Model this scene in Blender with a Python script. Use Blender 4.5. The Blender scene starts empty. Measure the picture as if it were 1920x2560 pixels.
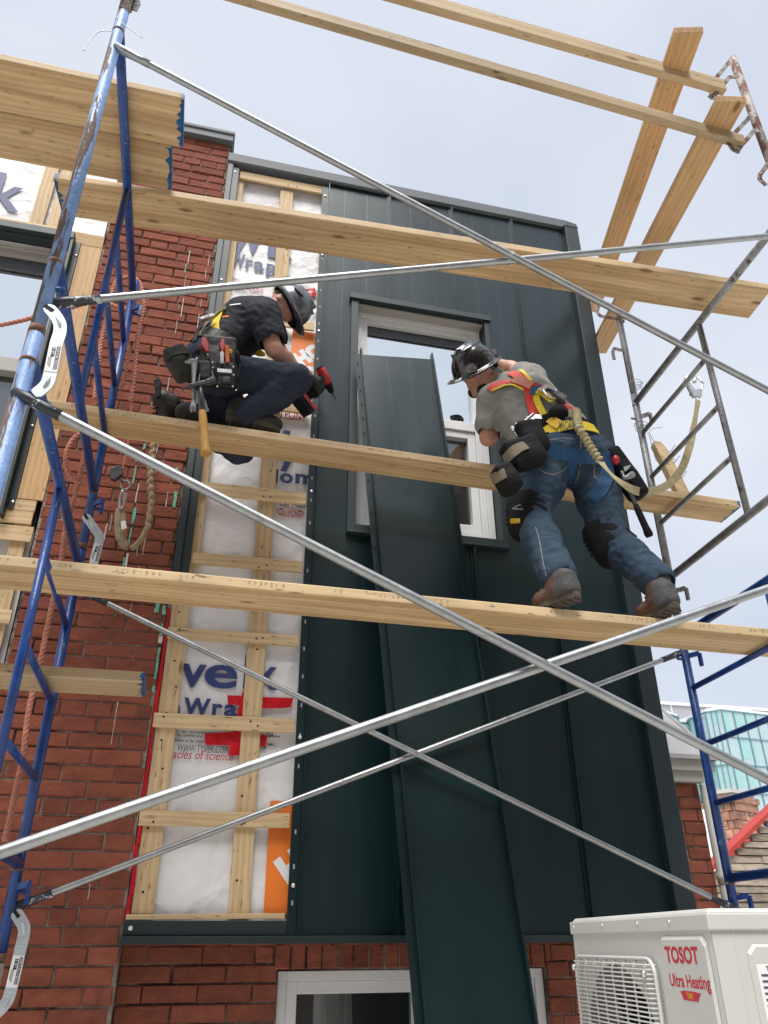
import bpy, bmesh, math, random
import numpy as np
from mathutils import Vector, Matrix, Quaternion
from mathutils.bvhtree import BVHTree

scene = bpy.context.scene
COL = scene.collection
# ------------------------------------------------------------------ camera
FPX, YAW, PITCH, ROLL = 1962.38, 0.24049, 0.502351, -0.005131
CAM = np.array([-0.505, -3.908, 1.6])
_cy, _sy, _cp, _sp = math.cos(YAW), math.sin(YAW), math.cos(PITCH), math.sin(PITCH)
FWD = np.array([_sy * _cp, _cy * _cp, _sp])
_r0 = np.array([_cy, -_sy, 0.0]); _u0 = np.cross(_r0, FWD)
_c, _s = math.cos(ROLL), math.sin(ROLL)
RGT = _r0 * _c + _u0 * _s
UPV = -_r0 * _s + _u0 * _c
cam_d = bpy.data.cameras.new("camera")
cam = bpy.data.objects.new("camera", cam_d); COL.objects.link(cam)
cam_d.sensor_fit = 'VERTICAL'; cam_d.sensor_height = 36.0; cam_d.sensor_width = 27.0
cam_d.lens = FPX * 36.0 / 2560.0
cam_d.clip_start = 0.05; cam_d.clip_end = 2000
M = Matrix.Identity(4)
for i in range(3):
    M[i][0] = RGT[i]; M[i][1] = UPV[i]; M[i][2] = -FWD[i]; M[i][3] = CAM[i]
cam.matrix_world = M
scene.camera = cam

# ------------------------------------------------------------------ sky, sun, exposure
SUN_EL, SUN_AZ = math.radians(64), math.radians(200)     # azimuth measured from +Y (into the wall), clockwise
world = bpy.data.worlds.new("World"); scene.world = world; world.use_nodes = True
nt = world.node_tree; nt.nodes.clear()
out = nt.nodes.new('ShaderNodeOutputWorld')
sky = nt.nodes.new('ShaderNodeTexSky'); sky.sky_type = 'NISHITA'; sky.sun_disc = False
sky.sun_elevation = SUN_EL; sky.sun_rotation = SUN_AZ; sky.dust_density = 2.0
bg1 = nt.nodes.new('ShaderNodeBackground'); bg1.inputs[1].default_value = 0.1
nt.links.new(sky.outputs[0], bg1.inputs[0])
tc = nt.nodes.new('ShaderNodeTexCoord')
mp = nt.nodes.new('ShaderNodeMapping'); mp.inputs['Scale'].default_value = (1, 1, 1.6)
nt.links.new(tc.outputs['Generated'], mp.inputs[0])
nz = nt.nodes.new('ShaderNodeTexNoise'); nz.inputs['Scale'].default_value = 2.1; nz.inputs['Detail'].default_value = 3.5
nz.inputs['Roughness'].default_value = 0.5; nz.inputs['Distortion'].default_value = 0.35
nt.links.new(mp.outputs[0], nz.inputs['Vector'])
rp = nt.nodes.new('ShaderNodeValToRGB')
rp.color_ramp.elements[0].position = 0.30; rp.color_ramp.elements[0].color = (0.655, 0.715, 0.845, 1)
rp.color_ramp.elements[1].position = 0.70; rp.color_ramp.elements[1].color = (0.86, 0.90, 0.975, 1)
nt.links.new(nz.outputs['Fac'], rp.inputs[0])
bg2 = nt.nodes.new('ShaderNodeBackground'); bg2.inputs[1].default_value = 0.93
nt.links.new(rp.outputs[0], bg2.inputs[0])
mx = nt.nodes.new('ShaderNodeMixShader'); mx.inputs[0].default_value = 0.88
nt.links.new(bg1.outputs[0], mx.inputs[1]); nt.links.new(bg2.outputs[0], mx.inputs[2])
nt.links.new(mx.outputs[0], out.inputs[0])
sl = bpy.data.lights.new("sun", 'SUN'); sl.energy = 4.3; sl.angle = math.radians(30); sl.color = (1.0, 0.97, 0.92)
so = bpy.data.objects.new("sun", sl); COL.objects.link(so)
_sd = Vector((math.sin(SUN_AZ) * math.cos(SUN_EL), math.cos(SUN_AZ) * math.cos(SUN_EL), math.sin(SUN_EL)))
so.rotation_euler = _sd.to_track_quat('Z', 'Y').to_euler(); so.location = (-2, -8, 12)
vs = scene.view_settings
vs.view_transform = 'Standard'; vs.look = 'None'; vs.exposure = 0.2; vs.gamma = 1.0; vs.use_curve_mapping = False

# ------------------------------------------------------------------ pixel -> place helpers (1920x2560 photo pixels)
def ray(x, y): return FWD + RGT * ((x - 960) / FPX) - UPV * ((y - 1280) / FPX)
def onY(x, y, Y):
    d = ray(x, y); return Vector(CAM + d * ((Y - CAM[1]) / d[1]))
def onX(x, y, X):
    d = ray(x, y); return Vector(CAM + d * ((X - CAM[0]) / d[0]))
def onZ(x, y, Z):
    d = ray(x, y); return Vector(CAM + d * ((Z - CAM[2]) / d[2]))
def atD(x, y, z): return Vector(CAM + ray(x, y) * z)
V = Vector
rnd = random.Random(7)

# ------------------------------------------------------------------ materials
def mat(name, col, rough=0.6, metal=0.0, spec=0.5, noise=None, bump=None, coat=0.0, island=None, stretch=None, stretch_amt=0.25):
    """noise=(scale,amount,[stretch xyz]) varies the colour; bump=(scale,strength,[stretch])"""
    m = bpy.data.materials.new(name); m.use_nodes = True
    n = m.node_tree.nodes; l = m.node_tree.links
    b = n['Principled BSDF']
    b.inputs['Base Color'].default_value = (*col, 1); b.inputs['Roughness'].default_value = rough
    b.inputs['Metallic'].default_value = metal; b.inputs['Specular IOR Level'].default_value = spec
    b.inputs['Coat Weight'].default_value = coat
    t = n.new('ShaderNodeTexCoord')
    def vec(st):
        mpp = n.new('ShaderNodeMapping'); mpp.inputs['Scale'].default_value = st
        l.new(t.outputs['Object'], mpp.inputs[0]); return mpp.outputs[0]
    cur = None
    if noise:
        q = n.new('ShaderNodeTexNoise'); q.inputs['Scale'].default_value = noise[0]; q.inputs['Detail'].default_value = 5
        q.inputs['Roughness'].default_value = 0.6
        l.new(vec(noise[2] if len(noise) > 2 else (1, 1, 1)), q.inputs['Vector'])
        r = n.new('ShaderNodeValToRGB'); a = noise[1]
        r.color_ramp.elements[0].position = 0.28; r.color_ramp.elements[1].position = 0.72
        r.color_ramp.elements[0].color = (*[max(0, c * (1 - a)) for c in col], 1)
        r.color_ramp.elements[1].color = (*[min(1, c * (1 + a)) for c in col], 1)
        l.new(q.outputs['Fac'], r.inputs[0]); cur = r.outputs[0]
        mr = n.new('ShaderNodeMapRange'); mr.inputs['To Min'].default_value = max(0.02, rough - 0.1); mr.inputs['To Max'].default_value = min(1, rough + 0.1)
        l.new(q.outputs['Fac'], mr.inputs[0]); l.new(mr.outputs[0], b.inputs['Roughness'])
    if island:
        g = n.new('ShaderNodeNewGeometry'); hs = n.new('ShaderNodeHueSaturation')
        mr = n.new('ShaderNodeMapRange'); mr.inputs['To Min'].default_value = 1 - island; mr.inputs['To Max'].default_value = 1 + island
        l.new(g.outputs['Random Per Island'], mr.inputs[0]); l.new(mr.outputs[0], hs.inputs['Value'])
        if cur: l.new(cur, hs.inputs['Color'])
        else: hs.inputs['Color'].default_value = (*col, 1)
        cur = hs.outputs[0]
    if cur: l.new(cur, b.inputs['Base Color'])
    if bump:
        q = n.new('ShaderNodeTexNoise'); q.inputs['Scale'].default_value = bump[0]; q.inputs['Detail'].default_value = bump[3] if len(bump) > 3 else 4
        l.new(vec(bump[2] if len(bump) > 2 else (1, 1, 1)), q.inputs['Vector'])
        bp = n.new('ShaderNodeBump'); bp.inputs['Strength'].default_value = bump[1]; bp.inputs['Distance'].default_value = 0.02
        l.new(q.outputs['Fac'], bp.inputs['Height']); l.new(bp.outputs[0], b.inputs['Normal'])
    return m

def second(m, col, scale, lo, hi, st=(1, 1, 1), rough=None, detail=6, mask=None):
    """mix a second colour into material m where a noise passes lo..hi (rust, stains, worn paint)"""
    n = m.node_tree.nodes; l = m.node_tree.links; b = n['Principled BSDF']
    t = n.new('ShaderNodeTexCoord'); mpp = n.new('ShaderNodeMapping'); mpp.inputs['Scale'].default_value = st
    l.new(t.outputs['Object'], mpp.inputs[0])
    q = n.new('ShaderNodeTexNoise'); q.inputs['Scale'].default_value = scale; q.inputs['Detail'].default_value = detail; q.inputs['Roughness'].default_value = 0.65
    l.new(mpp.outputs[0], q.inputs['Vector'])
    r = n.new('ShaderNodeValToRGB'); r.color_ramp.elements[0].position = lo; r.color_ramp.elements[1].position = hi
    fac = r.outputs[0]
    src = q.outputs['Fac']
    if mask:
        # mask=(axis vector): adds a directional term so that the wear sits on one side of a tube
        sp = n.new('ShaderNodeVectorMath'); sp.operation = 'DOT_PRODUCT'
        gg = n.new('ShaderNodeNewGeometry'); l.new(gg.outputs['Normal'], sp.inputs[0]); sp.inputs[1].default_value = mask[0]
        mm = n.new('ShaderNodeMath'); mm.operation = 'MULTIPLY_ADD'; mm.inputs[1].default_value = mask[1]
        l.new(sp.outputs['Value'], mm.inputs[0]); l.new(q.outputs['Fac'], mm.inputs[2]); src = mm.outputs[0]
    l.new(src, r.inputs[0])
    x = n.new('ShaderNodeMix'); x.data_type = 'RGBA'
    l.new(fac, x.inputs['Factor'])
    src = b.inputs['Base Color']
    if src.is_linked:
        l.new(src.links[0].from_socket, x.inputs['A'])
    else:
        x.inputs['A'].default_value = src.default_value
    x.inputs['B'].default_value = (*col, 1)
    l.new(x.outputs['Result'], b.inputs['Base Color'])
    if rough is not None:
        y = n.new('ShaderNodeMix'); y.data_type = 'FLOAT'
        l.new(fac, y.inputs['Factor'])
        rs = b.inputs['Roughness']
        if rs.is_linked: l.new(rs.links[0].from_socket, y.inputs['A'])
        else: y.inputs['A'].default_value = rs.default_value
        y.inputs['B'].default_value = rough
        l.new(y.outputs[0], b.inputs['Roughness'])
    return m

def wood(name, col, dark, plies=0.0, grain=9.0, knots=True, seed=0.0):
    """timber with its grain along local X; plies>0 adds laminated strips across local Y"""
    m = bpy.data.materials.new(name); m.use_nodes = True
    n = m.node_tree.nodes; l = m.node_tree.links; b = n['Principled BSDF']
    b.inputs['Roughness'].default_value = 0.62; b.inputs['Specular IOR Level'].default_value = 0.3
    t = n.new('ShaderNodeTexCoord'); oi = n.new('ShaderNodeObjectInfo')
    va = n.new('ShaderNodeVectorMath'); va.operation = 'ADD'
    sc = n.new('ShaderNodeMath'); sc.operation = 'MULTIPLY'; sc.inputs[1].default_value = 37.0
    l.new(oi.outputs['Random'], sc.inputs[0]); l.new(t.outputs['Object'], va.inputs[0]); l.new(sc.outputs[0], va.inputs[1])
    def mpv(s):
        mpp = n.new('ShaderNodeMapping'); mpp.inputs['Scale'].default_value = s; l.new(va.outputs[0], mpp.inputs[0]); return mpp.outputs[0]
    q = n.new('ShaderNodeTexNoise'); q.inputs['Scale'].default_value = grain; q.inputs['Detail'].default_value = 6; q.inputs['Roughness'].default_value = 0.65; q.inputs['Distortion'].default_value = 0.7
    l.new(mpv((0.22, 6, 6)), q.inputs['Vector'])
    r = n.new('ShaderNodeValToRGB'); e = r.color_ramp.elements
    e[0].position = 0.25; e[1].position = 0.66; e[0].color = (*dark, 1); e[1].color = (*col, 1)
    l.new(q.outputs['Fac'], r.inputs[0]); cur = r.outputs[0]
    w = n.new('ShaderNodeTexWave'); w.wave_type = 'BANDS'; w.bands_direction = 'Y'; w.inputs['Scale'].default_value = 10.0
    w.inputs['Distortion'].default_value = 9.0; w.inputs['Detail'].default_value = 2.5; w.inputs['Detail Scale'].default_value = 0.9
    l.new(mpv((0.16, 1, 1)), w.inputs['Vector'])
    x = n.new('ShaderNodeMix'); x.data_type = 'RGBA'; x.blend_type = 'MULTIPLY'; x.inputs['Factor'].default_value = 0.16
    l.new(cur, x.inputs['A']); l.new(w.outputs['Color'], x.inputs['B']); cur = x.outputs['Result']
    if plies:
        k = n.new('ShaderNodeTexNoise'); k.noise_dimensions = '3D'; k.inputs['Scale'].default_value = plies; k.inputs['Detail'].default_value = 1.0
        l.new(mpv((0.09, 1.6, 1.6)), k.inputs['Vector'])
        rr = n.new('ShaderNodeValToRGB'); rr.color_ramp.interpolation = 'LINEAR'
        rr.color_ramp.elements[0].position = 0.42; rr.color_ramp.elements[1].position = 0.56
        rr.color_ramp.elements[0].color = (0.72, 0.66, 0.58, 1); rr.color_ramp.elements[1].color = (1, 1, 1, 1)
        l.new(k.outputs['Fac'], rr.inputs[0])
        y = n.new('ShaderNodeMix'); y.data_type = 'RGBA'; y.blend_type = 'MULTIPLY'; y.inputs['Factor'].default_value = 0.75
        l.new(cur, y.inputs['A']); l.new(rr.outputs[0], y.inputs['B']); cur = y.outputs['Result']
    if knots:
        vo = n.new('ShaderNodeTexVoronoi'); vo.inputs['Scale'].default_value = 6.5
        l.new(mpv((0.42, 1.25, 1.25)), vo.inputs['Vector'])
        kr = n.new('ShaderNodeValToRGB'); kr.color_ramp.elements[0].position = 0.06; kr.color_ramp.elements[1].position = 0.13
        kr.color_ramp.elements[0].color = (1, 1, 1, 1); kr.color_ramp.elements[1].color = (0, 0, 0, 1)
        l.new(vo.outputs['Distance'], kr.inputs[0])
        z = n.new('ShaderNodeMix'); z.data_type = 'RGBA'; l.new(kr.outputs[0], z.inputs['Factor']); l.new(cur, z.inputs['A'])
        z.inputs['B'].default_value = (dark[0] * 0.42, dark[1] * 0.36, dark[2] * 0.3, 1); cur = z.outputs['Result']
    fl = n.new('ShaderNodeTexNoise'); fl.inputs['Scale'].default_value = 46.0; fl.inputs['Detail'].default_value = 2.0
    l.new(mpv((0.35, 1.6, 1.6)), fl.inputs['Vector'])
    fr_ = n.new('ShaderNodeValToRGB'); fr_.color_ramp.elements[0].position = 0.66; fr_.color_ramp.elements[1].position = 0.72
    l.new(fl.outputs['Fac'], fr_.inputs[0])
    fx_ = n.new('ShaderNodeMix'); fx_.data_type = 'RGBA'; l.new(fr_.outputs[0], fx_.inputs['Factor']); l.new(cur, fx_.inputs['A'])
    fx_.inputs['B'].default_value = (dark[0] * .45, dark[1] * .4, dark[2] * .35, 1); cur = fx_.outputs['Result']
    dn = n.new('ShaderNodeTexNoise'); dn.inputs['Scale'].default_value = 1.7; dn.inputs['Detail'].default_value = 5.0
    l.new(va.outputs[0], dn.inputs['Vector'])
    dr_ = n.new('ShaderNodeValToRGB'); dr_.color_ramp.elements[0].position = 0.35; dr_.color_ramp.elements[1].position = 0.7
    dr_.color_ramp.elements[0].color = (0.80, 0.78, 0.76, 1); dr_.color_ramp.elements[1].color = (1.04, 1.03, 1.0, 1)
    l.new(dn.outputs['Fac'], dr_.inputs[0])
    dm = n.new('ShaderNodeMix'); dm.data_type = 'RGBA'; dm.blend_type = 'MULTIPLY'; dm.inputs['Factor'].default_value = 0.9
    l.new(cur, dm.inputs['A']); l.new(dr_.outputs[0], dm.inputs['B']); cur = dm.outputs['Result']
    hs = n.new('ShaderNodeHueSaturation'); mr = n.new('ShaderNodeMapRange'); mr.inputs['To Min'].default_value = 0.9; mr.inputs['To Max'].default_value = 1.08
    l.new(oi.outputs['Random'], mr.inputs[0]); l.new(mr.outputs[0], hs.inputs['Value']); l.new(cur, hs.inputs['Color'])
    l.new(hs.outputs[0], b.inputs['Base Color'])
    bp = n.new('ShaderNodeBump'); bp.inputs['Strength'].default_value = 0.16; bp.inputs['Distance'].default_value = 0.006
    l.new(q.outputs['Fac'], bp.inputs['Height']); l.new(bp.outputs[0], b.inputs['Normal'])
    return m

MT = {}
MT['lvl'] = wood('laminated_plank', (0.71, 0.525, 0.305), (0.59, 0.415, 0.225), plies=9.0)
MT['plank_edge'] = wood('plank_edge_wood', (0.74, 0.575, 0.36), (0.62, 0.455, 0.265))
MT['batten'] = wood('batten_wood', (0.76, 0.58, 0.355), (0.62, 0.445, 0.245))
MT['rail'] = wood('rail_wood', (0.60, 0.47, 0.30), (0.48, 0.355, 0.21))
MT['fir'] = wood('fir_board', (0.64, 0.425, 0.225), (0.53, 0.325, 0.155))
MT['ply'] = wood('plywood', (0.64, 0.42, 0.22), (0.54, 0.335, 0.16), grain=4.0)
MT['bluepaint'] = mat('blue_end_paint', (0.012, 0.10, 0.26), 0.5, noise=(30, 0.4))
MT['blue'] = mat('blue_frame_paint', (0.010, 0.050, 0.215), 0.34, noise=(12, 0.35), bump=(40, 0.1))
second(MT['blue'], (0.20, 0.26, 0.34), 9, 0.62, 0.66, (6, 6, 1), 0.5)
second(MT['blue'], (0.11, 0.055, 0.03), 3.2, 0.66, 0.70, (2, 2, 1), 0.8)
MT['bluerust'] = mat('worn_blue_paint', (0.17, 0.28, 0.52), 0.42, noise=(10, 0.25), bump=(60, 0.25))
second(MT['bluerust'], (0.115, 0.078, 0.055), 7, 0.595, 0.625, (4.5, 4.5, 0.55), 0.85, mask=((-0.55, -0.83, 0), 0.16))
MT['galv'] = mat('galvanised_steel', (0.37, 0.39, 0.40), 0.42, metal=0.8, noise=(14, 0.16, (1, 1, 1)), bump=(30, 0.05))
second(MT['galv'], (0.30, 0.30, 0.29), 10, 0.60, 0.68, (0.5, 3, 3), 0.6)
MT['grey_steel'] = mat('dull_grey_steel', (0.27, 0.275, 0.28), 0.5, metal=0.45, noise=(25, 0.3), bump=(70, 0.15))
second(MT['grey_steel'], (0.15, 0.10, 0.085), 9, 0.58, 0.64, (2, 2, 1), 0.8)
MT['rusty'] = mat('rusted_steel', (0.34, 0.31, 0.30), 0.7, metal=0.3, noise=(30, 0.3), bump=(60, 0.4))
second(MT['rusty'], (0.17, 0.085, 0.06), 16, 0.46, 0.56, (1, 1, 0.5), 0.85)
MT['tape_black'] = mat('black_sleeve', (0.03, 0.036, 0.045), 0.45, noise=(30, 0.4))
second(MT['tape_black'], (0.5, 0.52, 0.55), 22, 0.60, 0.62, (1, 1, 1), 0.4)
MT['black'] = mat('black_metal', (0.012, 0.012, 0.014), 0.4)
MT['strap'] = mat('galvanised_strap', (0.55, 0.60, 0.63), 0.42, metal=0.55, noise=(20, 0.12))
MT['clad'] = mat('dark_green_grey_metal', (0.004, 0.0185, 0.0215), 0.30, spec=0.68, noise=(1.3, 0.12, (3, 3, 0.4)), bump=(1.5, 0.28, (1.6, 1, 0.5), 0.6))
MT['trim'] = mat('dark_trim_metal', (0.009, 0.022, 0.026), 0.5, spec=0.6, noise=(2, 0.1))
MT['coping'] = mat('grey_coping_metal', (0.12, 0.135, 0.15), 0.6, spec=0.4, noise=(2, 0.1))
MT['slot'] = mat('slot_dark', (0.008, 0.010, 0.011), 0.9)
MT['white_vinyl'] = mat('white_window_vinyl', (0.72, 0.73, 0.74), 0.42, noise=(6, 0.04))
MT['beige'] = mat('beige_reveal', (0.36, 0.35, 0.32), 0.55)
MT['wrap'] = mat('white_house_wrap', (0.76, 0.76, 0.775), 0.5, bump=(7, 0.8, (1, 1, 1.3)), noise=(3, 0.04))
def crumple(m):
    n = m.node_tree.nodes; l = m.node_tree.links; b = n['Principled BSDF']
    t = n.new('ShaderNodeTexCoord'); w = n.new('ShaderNodeTexNoise'); w.inputs['Scale'].default_value = 3.0
    l.new(t.outputs['Object'], w.inputs['Vector'])
    mixv = n.new('ShaderNodeVectorMath'); mixv.operation = 'MULTIPLY_ADD'; mixv.inputs[1].default_value = (.25, .25, .25)
    l.new(w.outputs['Color'], mixv.inputs[0]); l.new(t.outputs['Object'], mixv.inputs[2])
    prev = None
    for (s, st, dist) in ((4.5, .55, .03), (11, .45, .012), (26, .3, .005)):
        v = n.new('ShaderNodeTexVoronoi'); v.inputs['Scale'].default_value = s; l.new(mixv.outputs[0], v.inputs['Vector'])
        bp = n.new('ShaderNodeBump'); bp.inputs['Strength'].default_value = st; bp.inputs['Distance'].default_value = dist
        l.new(v.outputs['Distance'], bp.inputs['Height'])
        if prev: l.new(prev, bp.inputs['Normal'])
        prev = bp.outputs[0]
    l.new(prev, b.inputs['Normal'])
crumple(MT['wrap'])
MT['navy'] = mat('navy_print', (0.028, 0.045, 0.16), 0.5, noise=(8, 0.15))
MT['redprint'] = mat('red_print', (0.50, 0.035, 0.06), 0.5)
MT['greyprint'] = mat('grey_print', (0.08, 0.08, 0.10), 0.5)
MT['orange'] = mat('orange_print', (0.80, 0.20, 0.025), 0.5, noise=(9, 0.08))
MT['redtape'] = mat('red_sheathing_tape', (0.52, 0.008, 0.018), 0.3, spec=0.45, noise=(20, 0.25), bump=(22, 0.35))
MT['brick'] = mat('red_brick', (0.225, 0.070, 0.043), 0.86, spec=0.25, noise=(9, 0.28, (1, 1, 2)), island=0.17, bump=(70, 0.35))
second(MT['brick'], (0.07, 0.032, 0.028), 2.3, 0.58, 0.74, (1, 1, 1), 0.9)
second(MT['brick'], (0.40, 0.33, 0.29), 19, 0.715, 0.76, (1.2, 1, 0.8), 0.9)
MT['mortar'] = mat('old_mortar', (0.27, 0.235, 0.20), 0.95, spec=0.15, noise=(24, 0.4), bump=(50, 0.8))
second(MT['mortar'], (0.045, 0.03, 0.026), 1.7, 0.47, 0.58, (1, 1, 1))
MT['greenpaint'] = mat('green_paint_drip', (0.13, 0.42, 0.30), 0.7, noise=(40, 0.3))
MT['whitedrip'] = mat('white_paint_drip', (0.60, 0.56, 0.52), 0.8, noise=(40, 0.3))
MT['slotgrey'] = mat('slot_edge_grey', (0.34, 0.36, 0.37), 0.6)
MT['screw'] = mat('zinc_screw', (0.85, 0.86, 0.88), 0.3, metal=0.6)
MT['rope'] = mat('salmon_rope', (0.50, 0.21, 0.145), 0.85, noise=(40, 0.25))
MT['lanyard'] = mat('tan_webbing', (0.40, 0.34, 0.19), 0.85, noise=(30, 0.3), bump=(160, 0.3))
MT['tanstrap'] = mat('tan_strap', (0.33, 0.25, 0.15), 0.85, noise=(30, 0.3), bump=(160, 0.3))
MT['wire'] = mat('tie_wire', (0.30, 0.31, 0.33), 0.4, metal=0.7)
MT['ac'] = mat('off_white_casing', (0.55, 0.555, 0.525), 0.42, noise=(5, 0.03))
MT['acdark'] = mat('dark_fan_interior', (0.012, 0.012, 0.014), 0.6)
MT['acfin'] = mat('grey_fan_shroud', (0.42, 0.42, 0.40), 0.5, noise=(12, 0.15))
MT['label_white'] = mat('white_sticker', (0.78, 0.79, 0.80), 0.5)
MT['label_black'] = mat('black_print', (0.02, 0.02, 0.022), 0.5)
MT['yellow'] = mat('yellow_webbing', (0.66, 0.50, 0.015), 0.7, noise=(40, 0.15), bump=(160, 0.2))
MT['red'] = mat('red_webbing', (0.60, 0.035, 0.025), 0.65, noise=(40, 0.15), bump=(160, 0.2))
MT['bluewebb'] = mat('blue_webbing', (0.012, 0.07, 0.17), 0.75, noise=(40, 0.2), bump=(160, 0.2))
MT['skin'] = mat('skin', (0.47, 0.245, 0.175), 0.5, noise=(14, 0.12), bump=(90, 0.06))
MT['hair'] = mat('dark_hair', (0.035, 0.02, 0.014), 0.75, bump=(150, 0.6))
MT['greyshirt'] = mat('grey_tshirt_cloth', (0.235, 0.232, 0.215), 0.9, spec=0.15, noise=(16, 0.09), bump=(15, 0.35))
MT['blackshirt'] = mat('black_tshirt_cloth', (0.019, 0.021, 0.029), 0.85, spec=0.25, noise=(16, 0.2), bump=(14, 0.4))
MT['jeans'] = mat('blue_denim', (0.030, 0.053, 0.084), 0.9, spec=0.2, noise=(9, 0.2), bump=(17, 0.5))
second(MT['jeans'], (0.072, 0.108, 0.148), 3.2, 0.40, 0.80, (1, 1, 1))
MT['darkjeans'] = mat('dark_navy_trousers', (0.023, 0.031, 0.051), 0.85, spec=0.25, noise=(9, 0.3), bump=(16, 0.5))
MT['boot_brown'] = mat('brown_boot_leather', (0.082, 0.040, 0.027), 0.6, noise=(20, 0.3), bump=(40, 0.3))
MT['boot_grey'] = mat('grey_boot_rubber', (0.06, 0.06, 0.06), 0.75, noise=(20, 0.3), bump=(50, 0.3))
MT['boot_dark'] = mat('dark_boot_leather', (0.022, 0.018, 0.015), 0.6, noise=(20, 0.3), bump=(40, 0.3))
MT['sole'] = mat('boot_sole', (0.075, 0.062, 0.045), 0.85, noise=(25, 0.4), bump=(60, 0.6))
MT['hat_black'] = mat('black_hard_hat', (0.010, 0.011, 0.014), 0.16, spec=0.6, coat=0.4)
MT['hat_grey'] = mat('graphite_hard_hat', (0.075, 0.082, 0.092), 0.25, spec=0.6, coat=0.4)
MT['leather'] = mat('black_tool_leather', (0.009, 0.009, 0.011), 0.5, spec=.35, noise=(20, 0.25), bump=(40, 0.15))
MT['olive'] = mat('olive_pouch_suede', (0.034, 0.036, 0.030), 0.9, noise=(14, 0.3), bump=(30, 0.3))
MT['taupe'] = mat('taupe_pouch_canvas', (0.17, 0.145, 0.10), 0.9, noise=(14, 0.2), bump=(60, 0.3))
MT['nylon'] = mat('black_nylon', (0.0075, 0.007, 0.0085), 0.8, spec=.25, noise=(20, 0.3), bump=(70, 0.3))
MT['glove'] = mat('black_work_glove', (0.013, 0.014, 0.018), 0.75, noise=(24, 0.3), bump=(60, 0.3))
MT['toolred'] = mat('red_tool_plastic', (0.42, 0.018, 0.022), 0.4)
MT['toolorange'] = mat('orange_tool_plastic', (0.70, 0.14, 0.02), 0.45)
MT['chrome'] = mat('bright_steel', (0.62, 0.62, 0.62), 0.25, metal=0.9, noise=(20, 0.15))
MT['darksteel'] = mat('dark_steel', (0.10, 0.105, 0.11), 0.38, metal=0.75, noise=(20, 0.2))
MT['fibre'] = mat('yellow_hammer_grip', (0.50, 0.27, 0.055), 0.6, noise=(14, 0.2))
MT['buff'] = mat('buff_belt_back', (0.30, 0.27, 0.21), 0.85)
MT['yellowbit'] = mat('yellow_plastic', (0.70, 0.42, 0.02), 0.5)

def glass_mat(name, refl, base, rough=0.015):
    m = bpy.data.materials.new(name); m.use_nodes = True
    n = m.node_tree.nodes; l = m.node_tree.links; b = n['Principled BSDF']
    b.inputs['Base Color'].default_value = (*base, 1); b.inputs['Roughness'].default_value = 0.3
    g = n.new('ShaderNodeBsdfGlossy'); g.inputs['Roughness'].default_value = rough; g.inputs['Color'].default_value = (0.95, 1.0, 1.0, 1)
    x = n.new('ShaderNodeMixShader'); x.inputs[0].default_value = refl
    l.new(b.outputs[0], x.inputs[1]); l.new(g.outputs[0], x.inputs[2])
    l.new(x.outputs[0], n['Material Output'].inputs[0])
    return m
MT['glass'] = glass_mat('coated_window_glass', 0.85, (0.03, 0.04, 0.045))
MT['glass_dark'] = glass_mat('dark_window_glass', 0.16, (0.010, 0.012, 0.014))
MT['glass_teal'] = glass_mat('teal_curtain_glass', 0.35, (0.36, 0.50, 0.52), 0.05)

# ------------------------------------------------------------------ scene graph helpers
WM = {}
def _link(o, parent, world_m):
    COL.objects.link(o); WM[o.name] = world_m.copy()
    if parent is None:
        o.matrix_basis = world_m
    else:
        o.parent = parent
        o.matrix_parent_inverse = WM[parent.name].inverted()
        o.matrix_basis = world_m
def tag(o, label=None, cat=None, group=None, kind=None):
    if label: o['label'] = label
    if cat: o['category'] = cat
    if group: o['group'] = group
    if kind: o['kind'] = kind
    return o
def thing(name, label, cat, loc, group=None):
    o = bpy.data.objects.new(name, None); o.empty_display_size = 0.1
    _link(o, None, Matrix.Translation(V(loc)))
    return tag(o, label, cat, group)

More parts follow.
